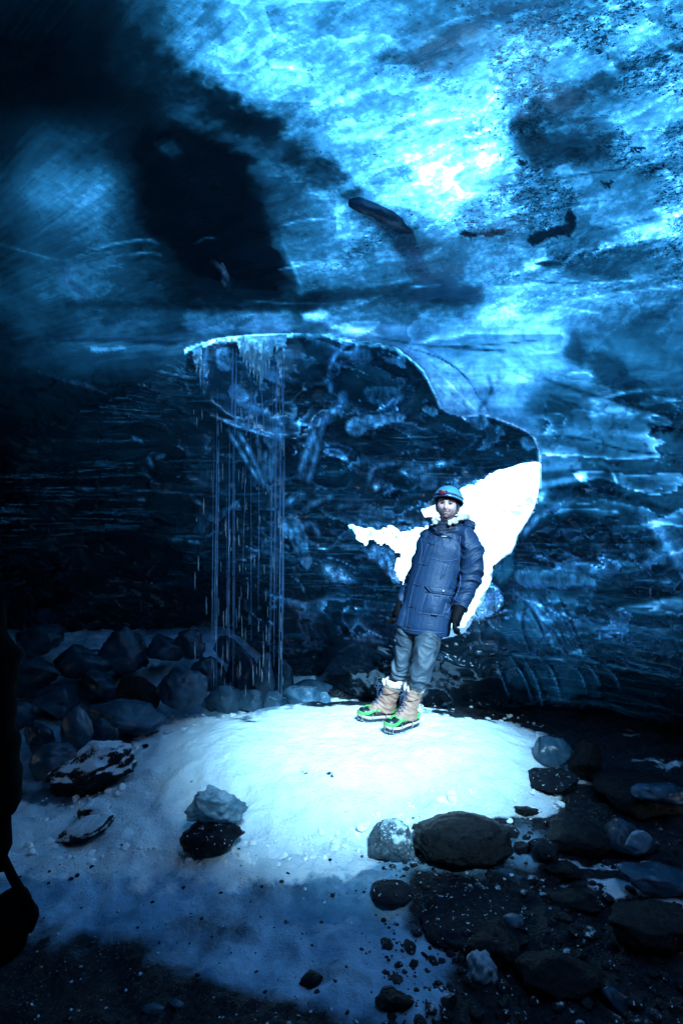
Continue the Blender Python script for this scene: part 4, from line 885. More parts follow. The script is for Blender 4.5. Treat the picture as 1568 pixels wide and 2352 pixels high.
IY = 5.4
main = [(fx, 762, 762+L, r, IY+dy) for fx, L, r, dy in [(552, 60, 8, 0), (560, 78, 8, .03), (567, 92, 8, -.02), (575, 100, 9, .02), (583, 112, 9, 0), (590, 125, 9, .03), (597, 142, 9, 0), (603, 120, 9, .02), (610, 100, 8, 0), (618, 90, 8, -.02), (624, 70, 7, .02), (546, 34, 6, 0), (570, 60, 9, -.05), (600, 80, 10, -.04), (586, 70, 10, -.05), (614, 60, 8, -.05)]]
icicle_obj('icicle_curtain', main, 'large clumped curtain of icicles hanging from the lip of the roof', 'icicles', .008)
icicle_obj('icicle_curtain', [(636, 764, 812, 7, IY), (644, 764, 800, 9, IY), (652, 764, 832, 8, IY), (628, 766, 790, 4, IY), (648, 764, 790, 8, IY+.03)], 'narrow forked icicle clump right of the large curtain', 'icicles')
icicle_obj('icicle_curtain', [(fx, 768, 768+L, r, 5.4) for fx, L, r in [(440, 22, 5), (452, 30, 5), (462, 18, 5), (474, 22, 5), (486, 16, 5), (498, 20, 5), (510, 14, 5), (520, 24, 5), (532, 16, 6)]], 'thin ragged fringe of short icicles left of the large curtain', 'icicles')
icicle_obj('icicle_curtain', [(452, 790, 862, 8, 5.45), (460, 790, 895, 6, 5.45), (446, 790, 840, 5, 5.45)], 'faint glassy icicle clump clinging to the wall at the left end of the fringe', 'icicles')

t_ = NT('falling water'); 
M_WAT = t_.done(t_.n('MixShader', {0: .85, 1: t_.n('BsdfTransparent').outputs[0], 2: t_.n('MixShader', {0: .45, 1: t_.n('BsdfDiffuse', {'Color': (.5, .8, 1, 1)}).outputs[0], 2: t_.n('BsdfGlossy', {'Roughness': .15}).outputs[0]}).outputs[0]}).outputs[0])
t_ = NT('thin water film')
M_WAT2 = t_.done(t_.n('MixShader', {0: .45, 1: t_.n('BsdfTransparent').outputs[0], 2: t_.n('BsdfDiffuse', {'Color': (.32, .62, .98, 1)}).outputs[0]}).outputs[0])
mb = MB(); mf = MB()
def strand(f, x0, y0, x1, y1, r, Y):
    n = 8; f.tube([at(x0+(x1-x0)*i/n+rg.uniform(-.5, .5), y0+(y1-y0)*i/n, Y) for i in range(n+1)], [r*Y/FL*(.35+.65*math.sin(math.pi*i/n))*rg.uniform(.7, 1.2) for i in range(n+1)], 5)
for k in range(120):                       # the drops, stretched as they fall
    fx = rg.choice([rg.gauss(500, 8), rg.gauss(530, 14), rg.gauss(565, 12), rg.gauss(600, 14), rg.gauss(645, 5), rg.uniform(440, 660)])
    y0 = rg.uniform(930, 1600); L = rg.uniform(8, 52)*(.6+.6*(y0-900)/700)
    strand(mb, fx, y0, fx+rg.uniform(-1, 1), min(y0+L, 1640), rg.uniform(.4, 1.2), rg.uniform(4.85, 5.1))
for k in range(24):                        # thin threads
    fx = rg.choice([rg.gauss(498, 7), rg.gauss(528, 10), rg.gauss(560, 14), rg.gauss(602, 14), rg.gauss(646, 5), rg.gauss(640, 8)])
    y0 = rg.uniform(830, 1150); y1 = rg.uniform(1300, 1640)
    strand(mf, fx, y0, fx+rg.uniform(-8, 2), y1, rg.uniform(.35, .8), rg.uniform(4.9, 5.1))
for x0, y0, x1, y1, r in [(580, 900, 565, 1000, 3), (586, 905, 592, 1010, 3), (600, 900, 608, 1010, 2), (646, 830, 651, 1010, 1.6), (652, 830, 650, 1000, 1), (637, 800, 634, 960, 1.6), (535, 800, 532, 960, 2.5), (543, 800, 540, 1000, 2), (503, 1010, 496, 1640, 1.), (646, 1010, 640, 1625, 1.)]:
    strand(mf, x0, y0, x1, y1, r, 5.0)
wa = mb.build('falling_water', M_WAT); tag(wa, 'bright drops of meltwater raining down below the icicles', 'falling water', kind='stuff')
wb_ = mf.build('falling_water', M_WAT2); tag(wb_, 'faint threads of meltwater falling from icicles to snow', 'falling water', kind='stuff')

# a tongue of clear ice and small ledges that hang from the roof
tg = MB()
tg.tube([at(800, 466, 3.80), at(822, 468, 3.80), at(850, 480, 3.88), at(885, 498, 3.98), at(930, 520, 4.13), at(975, 540, 4.28), at(1005, 556, 4.40)], [(.02, .02), (.05, .045), (.062, .05), (.066, .05), (.06, .05), (.045, .04), (.012, .012)], 16)
def dpt(co, no): return co+no*(.014*fbm(co[:, 0]*5, co[:, 1]*5, co[:, 2]*10, 3))[:, None]
o = tg.voxel('ice_tongue', .014, BD, None, 2, dpt); tag(o, 'dark tongue of ice sticking out of the glowing roof', 'ice tongue')
# ================================================================== the standing man
def C_(cx, cy, dy=0.):            # a point of the close-up at a depth behind 4.1 m
    return at(768.2+cx*.27695, 1068.8+cy*.27695, 4.1+dy)
O = C_(560, 2170, 0); O.z = gz(O.x, O.y)
def C(cx, cy, dy=0.): return C_(cx, cy, dy)-O
man = empty('person', O)
tag(man, 'man in long blue parka, teal helmet and tan boots leaning back before the bright opening', 'person')
M_JK = simple('blue parka cloth', (0.0079, 0.0264, 0.0692), .55, spec=.3, bs=.35, bscale=70, var=.08)
M_JKD = simple('parka cloth edge', (0.0292, 0.0518, 0.1332), .6, var=.05)
M_NAVY = simple('navy collar', (0.0098, 0.0133, 0.0333), .7); M_TR = simple('grey trousers', (0.0322, 0.0500, 0.0736), .6, bs=.35, bscale=60, var=.1)
M_SKIN = simple('skin', (.88, .48, .46), .5, spec=.35, bs=.05, bscale=60, var=.05); M_GLV = simple('black glove', (0.0029, 0.0030, 0.0053), .8, spec=.12)
M_TAN = simple('tan leather', (0.2925, 0.1443, 0.1032), .55, bs=.6, bscale=60, var=.12); M_RUB = simple('dark rubber', (0.0078, 0.0104, 0.0200), .35)
M_CRM = simple('cream rubber', (0.4875, 0.3330, 0.2664), .5, var=.06); M_GRN = simple('green harness rubber', (0.0585, 0.3108, 0.0666), .4, var=.08)
M_STL = simple('steel chain', (0.4875, 0.4440, 0.4529), .3, metal=.8); M_FLC = simple('white fleece', (0.7020, 0.5772, 0.5594), .9, bs=1., bscale=120, sheen=.3)
M_HEL = simple('teal helmet shell', (.10, .38, .55), .18, spec=.6, var=.04); M_HELD = simple('helmet trim', (0.0292, 0.0518, 0.1066), .4); M_BEAN = simple('dark knit beanie', (0.0195, 0.0222, 0.0400), .9, bs=.8, bscale=150)
M_RED = simple('magenta lamp housing', (0.2925, 0.0148, 0.0799), .35); M_LENS = simple('amber lamp lens', (0.4875, 0.2812, 0.0799), .2); M_PUR = simple('purple strap', (0.0682, 0.0444, 0.1732), .6); M_GRY = simple('grey strap', (0.1560, 0.1776, 0.2264), .7)
M_DK = simple('dark detail', (0.0098, 0.0074, 0.0093), .5); M_LIP = simple('lips', (0.3315, 0.1184, 0.1265), .5); M_TEETH = simple('teeth', (0.7313, 0.5550, 0.4995), .3); M_EYE = simple('eye white', (0.5850, 0.4440, 0.4129), .3); M_BROW = simple('brow hair', (0.0292, 0.0163, 0.0166), .8)
M_STUB = simple('stubble', (0.4388, 0.2220, 0.2131), .7)
M_LBL = simple('white label', (0.7410, 0.5920, 0.5328), .5)
def K(r): return r*.000869*1.05
up30 = (math.cos(.5), -math.sin(.5), 0)

# --- head, in its own frame: face towards -Y, crown +Z
HR = (Matrix.Rotation(math.radians(-17), 3, 'Z') @ Matrix.Identity(3))
HR = Matrix.Rotation(math.radians(7), 3, 'Y') @ Matrix.Rotation(math.radians(-4), 3, 'X') @ HR
HC = C(934, 333, .20)
def head_pts(n=90, m=70):
    v = []
    for i in range(m+1):
        th = math.pi*i/m
        for k in range(n):
            ph = 2*math.pi*k/n
            v.append((math.sin(th)*math.sin(ph), -math.sin(th)*math.cos(ph), math.cos(th)))
    v = np.array(v); x, y, z = v[:, 0]*.083, v[:, 1]*.094, v[:, 2]*.116
    low = np.clip(-z/.116, 0, 1)
    x = x*(1-.33*low**1.9); y = np.where(y < 0, y*(1-.10*low), y*(1-.35*low**1.3))
    front = ss(.0, .06, -y)
    def g(cx, cz, sx, sz): return np.exp(-((x-cx)/sx)**2-((z-cz)/sz)**2)
    dy = 0
    dy = dy+.024*g(0, -.030, .011, .014)+.012*g(0, -.008, .009, .02)          # nose
    dy = dy-.012*(g(.030, .004, .016, .011)+g(-.030, .004, .016, .011))       # sockets
    dy = dy+.007*(g(.030, .023, .022, .008)+g(-.030, .023, .022, .008))       # brows
    dy = dy+.008*(g(.040, -.030, .018, .016)+g(-.040, -.030, .018, .016))     # cheeks lifted by the smile
    dy = dy-.004*g(0, -.057, .022, .005)+.006*g(0, -.066, .02, .006)+.005*g(0, -.050, .018, .006)+.011*g(0, -.094, .02, .014)
    dy = dy-.004*(g(.030, -.050, .006, .012)+g(-.030, -.050, .006, .012))
    y = y-dy*front
    f = [(i*n+k, (i+1)*n+k, (i+1)*n+(k+1) % n, i*n+(k+1) % n) for i in range(m) for k in range(n)]
    return np.stack([x, y, z], -1), f
hv, hf = head_pts()
def H(x, y, z): return HC+HR @ Vector((x, y, z))
hb = MB(); hb.add([H(*p) for p in hv], hf)
for s in (1, -1):                                             # ears
    hb.tube([H(s*.070, .0, .018), H(s*.080, .006, .006), H(s*.079, .006, -.012), H(s*.071, .0, -.026)], [.007, .010, .009, .006], 8)
body = MB(); body.v = list(hb.v); body.f = list(hb.f)
body.tube([H(0, .015, -.06), C(925, 500, .23), C(915, 580, .24)], [.052, .055, .07], 16)
body.tube([C(915, 560, .24), C(900, 650, .23), C(860, 800, .21), C(815, 1000, .17), C(760, 1200, .12), C(720, 1330, .1)], [(.06, .06), (.15, .10), (.15, .10), (.13, .10), (.13, .10), (.14, .10)], 20, up=up30)
SLR = [(1085, 600, .14), (1135, 700, .10), (1147, 850, .06), (1115, 980, .03), (1075, 1090, 0), (1038, 1185, -.03)]; SRR = [.082, .090, .084, .077, .070, .066]
SLL = [(780, 615, .28), (735, 720, .30), (697, 850, .30), (645, 980, .28), (592, 1080, .25), (560, 1148, .22)]; SRL = [.072, .068, .066, .061, .056, .053]
body.tube([C(*p) for p in SLR]+[C(1012, 1260, -.05)], [.05, .05, .045, .04, .035, .03, .03], 12)
body.tube([C(*p) for p in SLL]+[C(530, 1210, .2)], [.05, .05, .045, .04, .035, .03, .03], 12)
LL = [(640, 1250, .13), (600, 1420, .13), (566, 1600, .11), (533, 1720, .10), (520, 1770, .10)]
LR = [(790, 1250, .06), (772, 1450, .02), (738, 1600, -.05), (712, 1720, -.08), (690, 1840, -.09), (700, 1780, -.09)]
for L_ in (LL, LR): body.tube([C(*p) for p in L_], [.08, .07, .055, .048, .036, .032, .030][:len(L_)], 12)
bo = body.voxel('body', .0038, M_SKIN, man, 1)
bvh_body = BVHTree.FromObject(bo, bpy.context.evaluated_depsgraph_get())
def onhead(x, z, off=.0):
    o = H(x, -.3, z); d = HR @ Vector((0, 1, 0)); h = bvh_body.ray_cast(o, d)
    return (h[0] if h[0] else H(x, -.09, z))-d*off
def hline(name, pts, r, mat, off=.001, flat=1., n=8, parent=bo):
    m = MB(); P = smooth_poly(pts, 2); q = [onhead(p[0], p[1], off) for p in P]; k = len(q)
    m.tube(q, [max(r*.35, r*math.sin(math.pi*(i+.4)/(k-.2))) for i in range(k)], n, flat)
    return m.build(name, mat, parent)
for s in (1, -1):
    e = MB(); e.ball(onhead(s*.030, .003, -.006), .0095, 14, 10); eo = e.build('eye', M_EYE, bo)
    e = MB(); e.ball(onhead(s*.030-.003, .003, .0030), (.0058, .0030, .0054), 10, 8); e.build('iris', M_DK, eo)
    hline('eyelid', [(s*.016, .004), (s*.024, .011), (s*.034, .011), (s*.045, .004)], .0028, M_BROW, .002)
    hline('eyebrow', [(s*.012, .021), (s*.028, .028), (s*.044, .026), (s*.052, .019)], .0042, M_BROW, .001)
    hline('smile_crease', [(s*.016, -.030), (s*.028, -.043), (s*.034, -.056)], .0018, M_STUB, .0003)
hline('teeth', [(-.025, -.052), (-.012, -.0590), (0, -.0605), (.012, -.0590), (.025, -.052)], .0036, M_TEETH, .0012)
hline('lip', [(-.031, -.0470), (-.014, -.0545), (0, -.0555), (.014, -.0545), (.031, -.0470)], .0022, M_LIP, .0022)
hline('lip', [(-.031, -.0480), (-.014, -.0635), (0, -.0665), (.014, -.0635), (.031, -.0480)], .0026, M_LIP, .0018)
# beard shadow: a thin shell hugging the jaw
m = MB(); nu, nv = 26, 8; P = []
for j in range(nv):
    for i in range(nu):
        a = (i/(nu-1)-.5)*2; x = a*.062; z = -.074-.034*(j/(nv-1))*(1-.55*a*a)+.050*abs(a)**2.2
        P.append(onhead(x*(1-.12*j/(nv-1)), z, .0009))
m.add(P, [(j*nu+i, j*nu+i+1, (j+1)*nu+i+1, (j+1)*nu+i) for j in range(nv-1) for i in range(nu-1)]); m.build('beard_stubble', M_STUB, bo)

def cap(r, c, zlim, n=64, m=22, thick=.004, flare=0.):
    """dome over the head whose rim height follows zlim(azimuth), azimuth 0 at the face"""
    mb = MB(); out = []
    for layer in (0, thick):
        for i in range(m+1):
            for k in range(n):
                az = 2*math.pi*k/n; zl = max(-.98, min(.98, (zlim(az)-c[2])/r[2])); th = math.acos(zl)*i/m
                q = [(r[j]-layer) for j in range(3)]; fl = 1+flare*ss(.82, 1, i/m)
                out.append(H(c[0]+q[0]*math.sin(th)*math.sin(az)*fl, c[1]-q[1]*math.sin(th)*math.cos(az)*fl, c[2]+q[2]*math.cos(th)))
    f = []; N = (m+1)*n
    for i in range(m):
        for k in range(n):
            a, b, c2, d = i*n+k, i*n+(k+1) % n, (i+1)*n+(k+1) % n, (i+1)*n+k
            f += [(a, d, c2, b), (N+a, N+b, N+c2, N+d)]
    for k in range(n): f.append((m*n+k, N+m*n+k, N+m*n+(k+1) % n, m*n+(k+1) % n))
    return mb.add(out, f)
def wl(front, side, back, sh=2.):
    def f(az):
        c = math.cos(az)
        return side+(front-side)*max(c, 0)**sh+(back-side)*max(-c, 0)
    return f
def faceopen(az):          # beanie pulled over the ears, open at the face
    a = abs((az+math.pi) % (2*math.pi)-math.pi)
    t = ss(.75, 1.25, a); return .040*(1-t)+(-.045)*t-.03*ss(1.6, 2.6, a)
cap((.090, .104, .124), (0, .002, .0), faceopen, thick=.006).build('beanie', M_BEAN, man)
hel = cap((.112, .127, .108), (0, .010, .046), wl(.060, .034, -.008), thick=.008, flare=.03).build('helmet', M_HEL, man)
def hring(name, z, r, tub, mat, parent, a0=0, a1=2*math.pi, flat=.35, n=48, zf=None, c=(0, .008)):
    m = MB(); pts = []
    for i in range(n+1):
        az = a0+(a1-a0)*i/n; zz = z+(zf(az) if zf else 0)
        k = math.sqrt(max(.05, 1-((zz-.046)/.106)**2)) if zz > .046 else 1
        pts.append(H(c[0]+r[0]*k*math.sin(az), c[1]-r[1]*k*math.cos(az), zz))
    m.tube(pts, [(tub*flat, tub)]*(n+1), 8, up=(pts[0]-HC).normalized()); return m.build(name, mat, parent)
hring('rim_trim', 0, (.1155, .131), .005, M_HELD, hel, zf=wl(.060, .034, -.008), flat=.8)
hring('strap', 0, (.114, .129), .009, M_PUR, hel, a0=math.radians(-200), a1=math.radians(40), zf=wl(.082, .066, .05), flat=.3)
hring('strap', 0, (.114, .129), .009, M_GRY, hel, a0=math.radians(40), a1=math.radians(160), zf=wl(.082, .066, .05), flat=.3)
lamp = MB(); az = math.radians(-16)
lamp.ball(H(.106*math.sin(az), .008-.126*math.cos(az), .080), (.034, .017, .017), 14, 10, HR); lo_ = lamp.voxel('headlamp', .004, M_RED, man, 1)
l2 = MB(); l2.ball(H(.106*math.sin(az), .008-.132*math.cos(az), .091), (.034, .012, .010), 14, 8, HR); l2.build('lamp_body', M_PUR, lo_)
l3 = MB(); l3.ball(H(.106*math.sin(az)+.004, .008-.143*math.cos(az), .092), (.016, .006, .0065), 12, 8, HR); l3.build('lamp_lens', M_LENS, lo_)
for a_, z_ in ((62, .105), (78, .085), (-62, .105), (-78, .085)):
    a = math.radians(a_); k = math.sqrt(1-((z_-.046)/.112)**2)
    v_ = MB(); v_.ball(H(.1005*k*math.sin(a), .010-.118*k*math.cos(a), z_), (.010, .013, .006), 10, 8, HR @ Matrix.Rotation(a, 3, 'Z')); v_.build('vent_hole', M_DK, hel)
for s in (1, -1):
    st = MB(); st.tube([H(s*.092, -.012, .04), H(s*.088, -.018, 0), H(s*.076, -.034, -.05), H(s*.052, -.052, -.092), H(s*.018, -.070, -.114), H(0, -.072, -.118)], [(.009, .002)]*6, 8, up=HR @ Vector((0, 1, 0)))
    st.build('chin_strap', M_HELD if s < 0 else M_GRY, hel)
st = MB(); st.tube([H(.098, .03, .03), H(.092, .01, -.02), H(.082, -.02, -.055)], [(.012, .003)]*3, 8, up=HR @ Vector((0, 1, 0))); st.tube([H(.082, -.02, -.055), H(.095, -.03, -.062), H(.112, -.03, -.056), H(.118, -.03, -.045)], .0025, 6); st.build('chin_strap', M_GRY, hel)

# --- parka
jk = MB()
JT = [(738, 1382, .10, 196), (742, 1340, .10, 200), (765, 1200, .12, 198), (795, 1060, .15, 196), (822, 940, .18, 194), (852, 800, .21, 196), (888, 680, .225, 206), (912, 600, .23, 196), (925, 550, .23, 150), (930, 500, .23, 96)]
jk.tube([C(a, b, c) for a, b, c, r in JT], [(K(r)*1.07, .150 if b > 600 else .120) for a, b, c, r in JT], 32, up=up30)
jk.tube([C(930, 600, .22)]+[C(*p) for p in SLR], [.09]+SRR, 20)
jk.tube([C(880, 600, .25)]+[C(*p) for p in SLL], [.08]+SRL, 20)
jk.tube([C(520+30, 1340, .10), C(590, 1250, .11), C(640, 1120, .13)], [(.045, .05), (.06, .06), (.05, .05)], 12)
arms = [(np.array([C(*p) for p in SLR]), .13), (np.array([C(*p) for p in SLL]), .105)]
def jdisp(co, no):
    x, y, z = co.T
    arm = np.zeros(len(co))
    for A, rad in arms:
        d = np.full(len(co), 9.)
        for i in range(len(A)-1):
            e = A[i+1]-A[i]; t = np.clip(((co-A[i])@e)/(e@e), 0, 1); d = np.minimum(d, np.linalg.norm(co-A[i]-t[:, None]*e, axis=1))
        arm = np.maximum(arm, 1-ss(rad*.8, rad, d))
    zz = z+.30*x+.10*perlin(x*6, y*6, z*4)
    fold = (1-np.abs(perlin(x*5, y*5, zz*13)))**2*1.0+.22*(1-np.abs(perlin(x*9, y*9, zz*34+4)))**2
    d1 = arm*(.023*(fold-.75))
    # pull folds of the body run down to the placket
    q = z*.75+x*.65
    f2 = (1-np.abs(perlin(q*11+2, x*2.5-z*2.5, y*3)))**3
    body_ = (1-arm)*ss(1.35, 1.15, z)*0+(1-arm)
    d2 = body_*(.024*(f2-.4)+.008*fbm(x*12, y*12, z*7, 3))*ss(1.40, 1.2, z*-1+2.6)
    return co+no*(d1+d2)[:, None]
jo = jk.voxel('parka', .0052, M_JK, man, 2, jdisp)
bvh_j = BVHTree.FromObject(jo, bpy.context.evaluated_depsgraph_get())
EYE = Vector((0, 0, CZ))-O
def on(bvh, cx, cy, off=.003, fb=.05):
    tgt = C(cx, cy, .0); d = (tgt-EYE).normalized(); h = bvh.ray_cast(EYE, d)
    return (h[0] if h[0] else C(cx, cy, fb))-d*off
def patch(name, q, mat, parent, bvh, nu=10, nv=10, off=.004, th=.005, puff=0.):
    """cloth panel laid on a garment: q = four corners in close-up coordinates"""
    q = [np.array(p, float) for p in q]; top, bot = [], []
    for j in range(nv+1):
        for i in range(nu+1):
            u, v = i/nu, j/nv; p = (q[0]*(1-u)+q[1]*u)*(1-v)+(q[3]*(1-u)+q[2]*u)*v
            e = min(1., 6*min(u, 1-u, v, 1-v)+.25)
            top.append(on(bvh, p[0], p[1], off+th*e+puff*math.sin(math.pi*u)*math.sin(math.pi*v))); bot.append(on(bvh, p[0], p[1], -.004))
    n = nu+1; f = [(j*n+i, j*n+i+1, (j+1)*n+i+1, (j+1)*n+i) for j in range(nv) for i in range(nu)]
    N = len(top); rim_ = [i for i in range(n)]+[j*n+nu for j in range(1, nv+1)]+[nv*n+i for i in range(nu-1, -1, -1)]+[j*n for j in range(nv-1, 0, -1)]
    for a, b in zip(rim_, rim_[1:]+rim_[:1]): f.append((a, b, N+b, N+a))
    m = MB(); m.add(top+bot, f); return m.build(name, mat, parent)
def seam(name, pts, r, mat, parent, bvh, off=.002, n=6):
    P = smooth_poly(pts, 2); m = MB(); m.tube([on(bvh, p[0], p[1], off) for p in P], r, n); return m.build(name, mat, parent)
plk = patch('placket', [(775, 640), (828, 655), (768, 830), (712, 815)], M_JK, jo, bvh_j, 6, 14, .003, .005)
patch('placket', [(712, 815), (768, 830), (712, 1000), (655, 985)], M_JK, jo, bvh_j, 6, 14, .003, .005)
patch('placket', [(655, 985), (712, 1000), (672, 1180), (612, 1170)], M_JK, jo, bvh_j, 6, 14, .003, .005)
patch('placket', [(612, 1170), (672, 1180), (648, 1372), (588, 1362)], M_JK, jo, bvh_j, 6, 14, .003, .005)
for p in ((800, 655), (742, 822), (685, 993), (642, 1165), (615, 1338)):
    m = MB(); m.ball(on(bvh_j, *p, .011), .0072, 10, 6); m.build('snap_button', M_DK, jo)
patch('pocket', [(752, 1048), (955, 1072), (900, 1250), (700, 1228)], M_JK, jo, bvh_j, 12, 12, .004, .008, .012)
patch('pocket_pleat', [(822, 1078), (878, 1082), (852, 1244), (800, 1238)], M_JK, jo, bvh_j, 6, 12, .016, .007)
fl_ = patch('pocket_flap', [(748, 998), (970, 1028), (962, 1076), (795, 1052)], M_JK, jo, bvh_j, 14, 6, .016, .009)
m = MB(); m.ball(on(bvh_j, 900, 1043, .030), .008, 10, 6); m.build('snap_button', M_CRM, fl_)
patch('hand_pocket_welt', [(905, 800), (950, 812), (912, 925), (870, 950)], M_JK, jo, bvh_j, 5, 10, .004, .012)
seam('seam', [(760, 755), (850, 785), (930, 800), (1030, 775)], .0028, M_JKD, jo, bvh_j); seam('seam', [(1040, 590), (1028, 700), (1025, 820), (1050, 960), (1010, 1080), (930, 1230)], .0045, M_JKD, jo, bvh_j)
seam('seam', [(715, 600), (725, 700), (700, 820)], .003, M_JKD, jo, bvh_j); seam('seam', [(545, 1345), (600, 1362), (700, 1375), (900, 1388)], .0035, M_JKD, jo, bvh_j)
seam('seam', [(1085, 1110), (1040, 1135), (1000, 1120), (985, 1105)], .0025, M_JKD, jo, bvh_j); seam('seam', [(870, 560), (960, 550), (1060, 530), (1110, 540)], .0025, M_JKD, jo, bvh_j)
patch('chest_label', [(889, 581), (932, 583), (930, 592), (887, 590)], M_LBL, jo, bvh_j, 4, 2, .004, .004)
# collar, hood and fleece round the neck
cl_ = MB()
for zz, r_, tk in ((.062, .072, .016), (.045, .078, .020), (.022, .080, .022), (0., .084, .024), (-.02, .088, .024)):
    cc = C(922, 520, .205)+Vector((.004*zz/.05, 0, zz))
    pts = [cc+Vector((r_*math.cos(a), r_*.92*math.sin(a), .010*math.sin(a)+.012*math.cos(a))) for a in np.linspace(0, 2*math.pi, 29)]
    cl_.tube(pts, [(tk, tk)]*29, 10, cap=False)
co_ = cl_.voxel('collar', .005, M_NAVY, jo, 3, lambda c, n: c+n*(.006*fbm(c[:, 0]*14, c[:, 1]*14, c[:, 2]*20, 2))[:, None])
hd = MB(); hd.ball(C(1030, 505, .30), (.125, .09, .052), 18, 12, Matrix.Rotation(-.12, 3, 'Y')); hd.ball(C(1105, 505, .24), (.052, .07, .032), 14, 10, Matrix.Rotation(.35, 3, 'Y')); hd.ball(C(985, 530, .17), (.075, .05, .03), 14, 10, Matrix.Rotation(.12, 3, 'Y'))
hd.voxel('hood', .006, M_JK, jo, 2, lambda c, n: c+n*(.008*(1-np.abs(perlin(c[:, 0]*9, c[:, 1]*9, c[:, 2]*22)))**2)[:, None])
fl = MB(); rr_ = random.Random(2)
for (a, b, dy) in [(825, 468, .15), (838, 455, .16), (855, 450, .15), (962, 470, .10), (985, 466, .10), (1005, 455, .11), (1028, 446, .13), (1048, 438, .15), (1068, 430, .18), (1085, 425, .21), (1100, 428, .25), (1070, 440, .28), (1030, 440, .30), (980, 440, .31), (930, 440, .31), (880, 445, .28), (845, 455, .23)]:
    for _ in range(7):
        fl.ball(C(a+rr_.uniform(-14, 14), b+rr_.uniform(-14, 16), dy+rr_.uniform(-.012, .012)), rr_.uniform(.010, .017), 8, 6)
fl.voxel('fleece_lining', .0045, M_FLC, jo, 1)

# --- trousers
tr = MB()
tr.tube([C(600, 1300, .13), C(600, 1400, .13), C(592, 1500, .12), C(566, 1600, .11), C(545, 1700, .10), C(527, 1765, .10), C(515, 1812, .10)], [.086, .082, .073, .067, .064, .062, .054], 20)
tr.tube([C(785, 1300, .05), C(780, 1400, .03), C(762, 1500, -.02), C(738, 1600, -.05), C(718, 1700, -.07), C(702, 1775, -.09), C(694, 1828, -.09)], [.098, .094, .086, .079, .073, .069, .058], 20)
tr.tube([C(690, 1280, .1), C(690, 1380, .1)], [(.15, .10), (.12, .085)], 20, up=up30)
def tdisp(co, no):
    x, y, z = co.T; q = z+.35*np.sin(x*9)*.1+.3*x
    f = (1-np.abs(perlin(x*5, y*5, q*15)))**2.5+.5*(1-np.abs(perlin(x*8+3, y*8, q*30-x*12)))**2
    return co+no*(.018*(f-.55)*(.5+.8*ss(.75, .3, z*1.))*1.0)[:, None]
def tdisp2(co, no):
    x, y, z = co.T; q = z+.3*x+.10*perlin(x*7, y*7, z*4)
    f = (1-np.abs(perlin(x*5, y*5, q*15)))**2.5+.5*(1-np.abs(perlin(x*8+3, y*8, q*30-x*12)))**2
    k = .55+.6*(1-ss(.35, .85, z))
    return co+no*(.018*(f-.55)*k)[:, None]
to = tr.voxel('trousers', .005, M_TR, man, 2, tdisp2)
bvh_t = BVHTree.FromObject(to, bpy.context.evaluated_depsgraph_get())
seam('seam', [(850, 1400), (860, 1480), (830, 1560)], .003, M_DK, to, bvh_t); seam('pocket_seam', [(800, 1400), (845, 1440), (850, 1500)], .002, M_DK, to, bvh_t)

# --- gloves: palm, four curled fingers and a thumb
def glove(wr, palm, dirs, name, side):
    g = MB(); w0 = C(*wr); p0 = C(*palm); ax = (p0-w0).normalized()
    across = Vector((side*.35, -.93, .1)).normalized(); across = (across-ax*across.dot(ax)).normalized(); nrm = ax.cross(across)
    g.tube([w0-ax*.03, w0, w0+ax*.035, p0, p0+ax*.022], [(.047, .045), (.044, .044), (.054, .038), (.060, .034), (.052, .028)], 16, up=across)
    for i, (k, ln) in enumerate(zip((-.036, -.012, .013, .036), (.070, .082, .076, .060))):
        b = p0+ax*.012+across*k; c = b+ax*ln*.45+nrm*.004*dirs; d = c+ax*ln*.30+nrm*.016*dirs; e = d+ax*ln*.10+nrm*.024*dirs
        g.tube([b-ax*.02, b, c, d, e], [.0155, .017, .016, .015, .012], 10); g.ball(e, .010, 8, 6)
    tb = w0+ax*.030-across*.034; g.tube([tb, tb-across*.020+ax*.022+nrm*.008*dirs, tb-across*.022+ax*.052+nrm*.016*dirs, tb-across*.014+ax*.072+nrm*.022*dirs], [.018, .017, .0145, .011], 10)
    o = g.voxel(name, .0035, M_GLV, man, 1, lambda c, n: c+n*(.0025*fbm(c[:, 0]*30, c[:, 1]*30, c[:, 2]*30, 2))[:, None])
    cf = MB(); cf.tube([w0-ax*.035, w0-ax*.002], [.044, .042], 16, cap=False); cf.build('knit_cuff', M_BEAN, o)
glove((1028, 1205, -.04), (1003, 1290, -.06), -1, 'glove', -1)
glove((548, 1168, .21), (522, 1235, .19), 1, 'glove', 1)

# --- boots with studded rubber harness; own frame: x to the toe, z up
def outline(n=40, L=.30, k=1.):
    P = []
    for i in range(n):
        a = 2*math.pi*i/n; x = math.cos(a); y = math.sin(a)
        hw = .050+.007*x-.012*math.exp(-((x+.15)/.35)**2)
        P.append((x*(L/2)*k, math.copysign(abs(y)**.75, y)*hw*k))
    return P
def slab(P, z0, z1, cr=0., tiltf=None):
    m = MB(); n = len(P); tf = tiltf or (lambda x: 0)
    prof = [(1-cr, z0), (1, z0+(z1-z0)*.25), (1, z1-(z1-z0)*.25), (1-cr*.5, z1)]
    v = [(x*s, y*s, z+tf(x)) for s, z in prof for x, y in P]
    f = [(i*n+k, i*n+(k+1) % n, (i+1)*n+(k+1) % n, (i+1)*n+k) for i in range(3) for k in range(n)]
    f += [tuple(range(n-1, -1, -1)), tuple(range(3*n, 4*n))]
    return m.add(v, f)
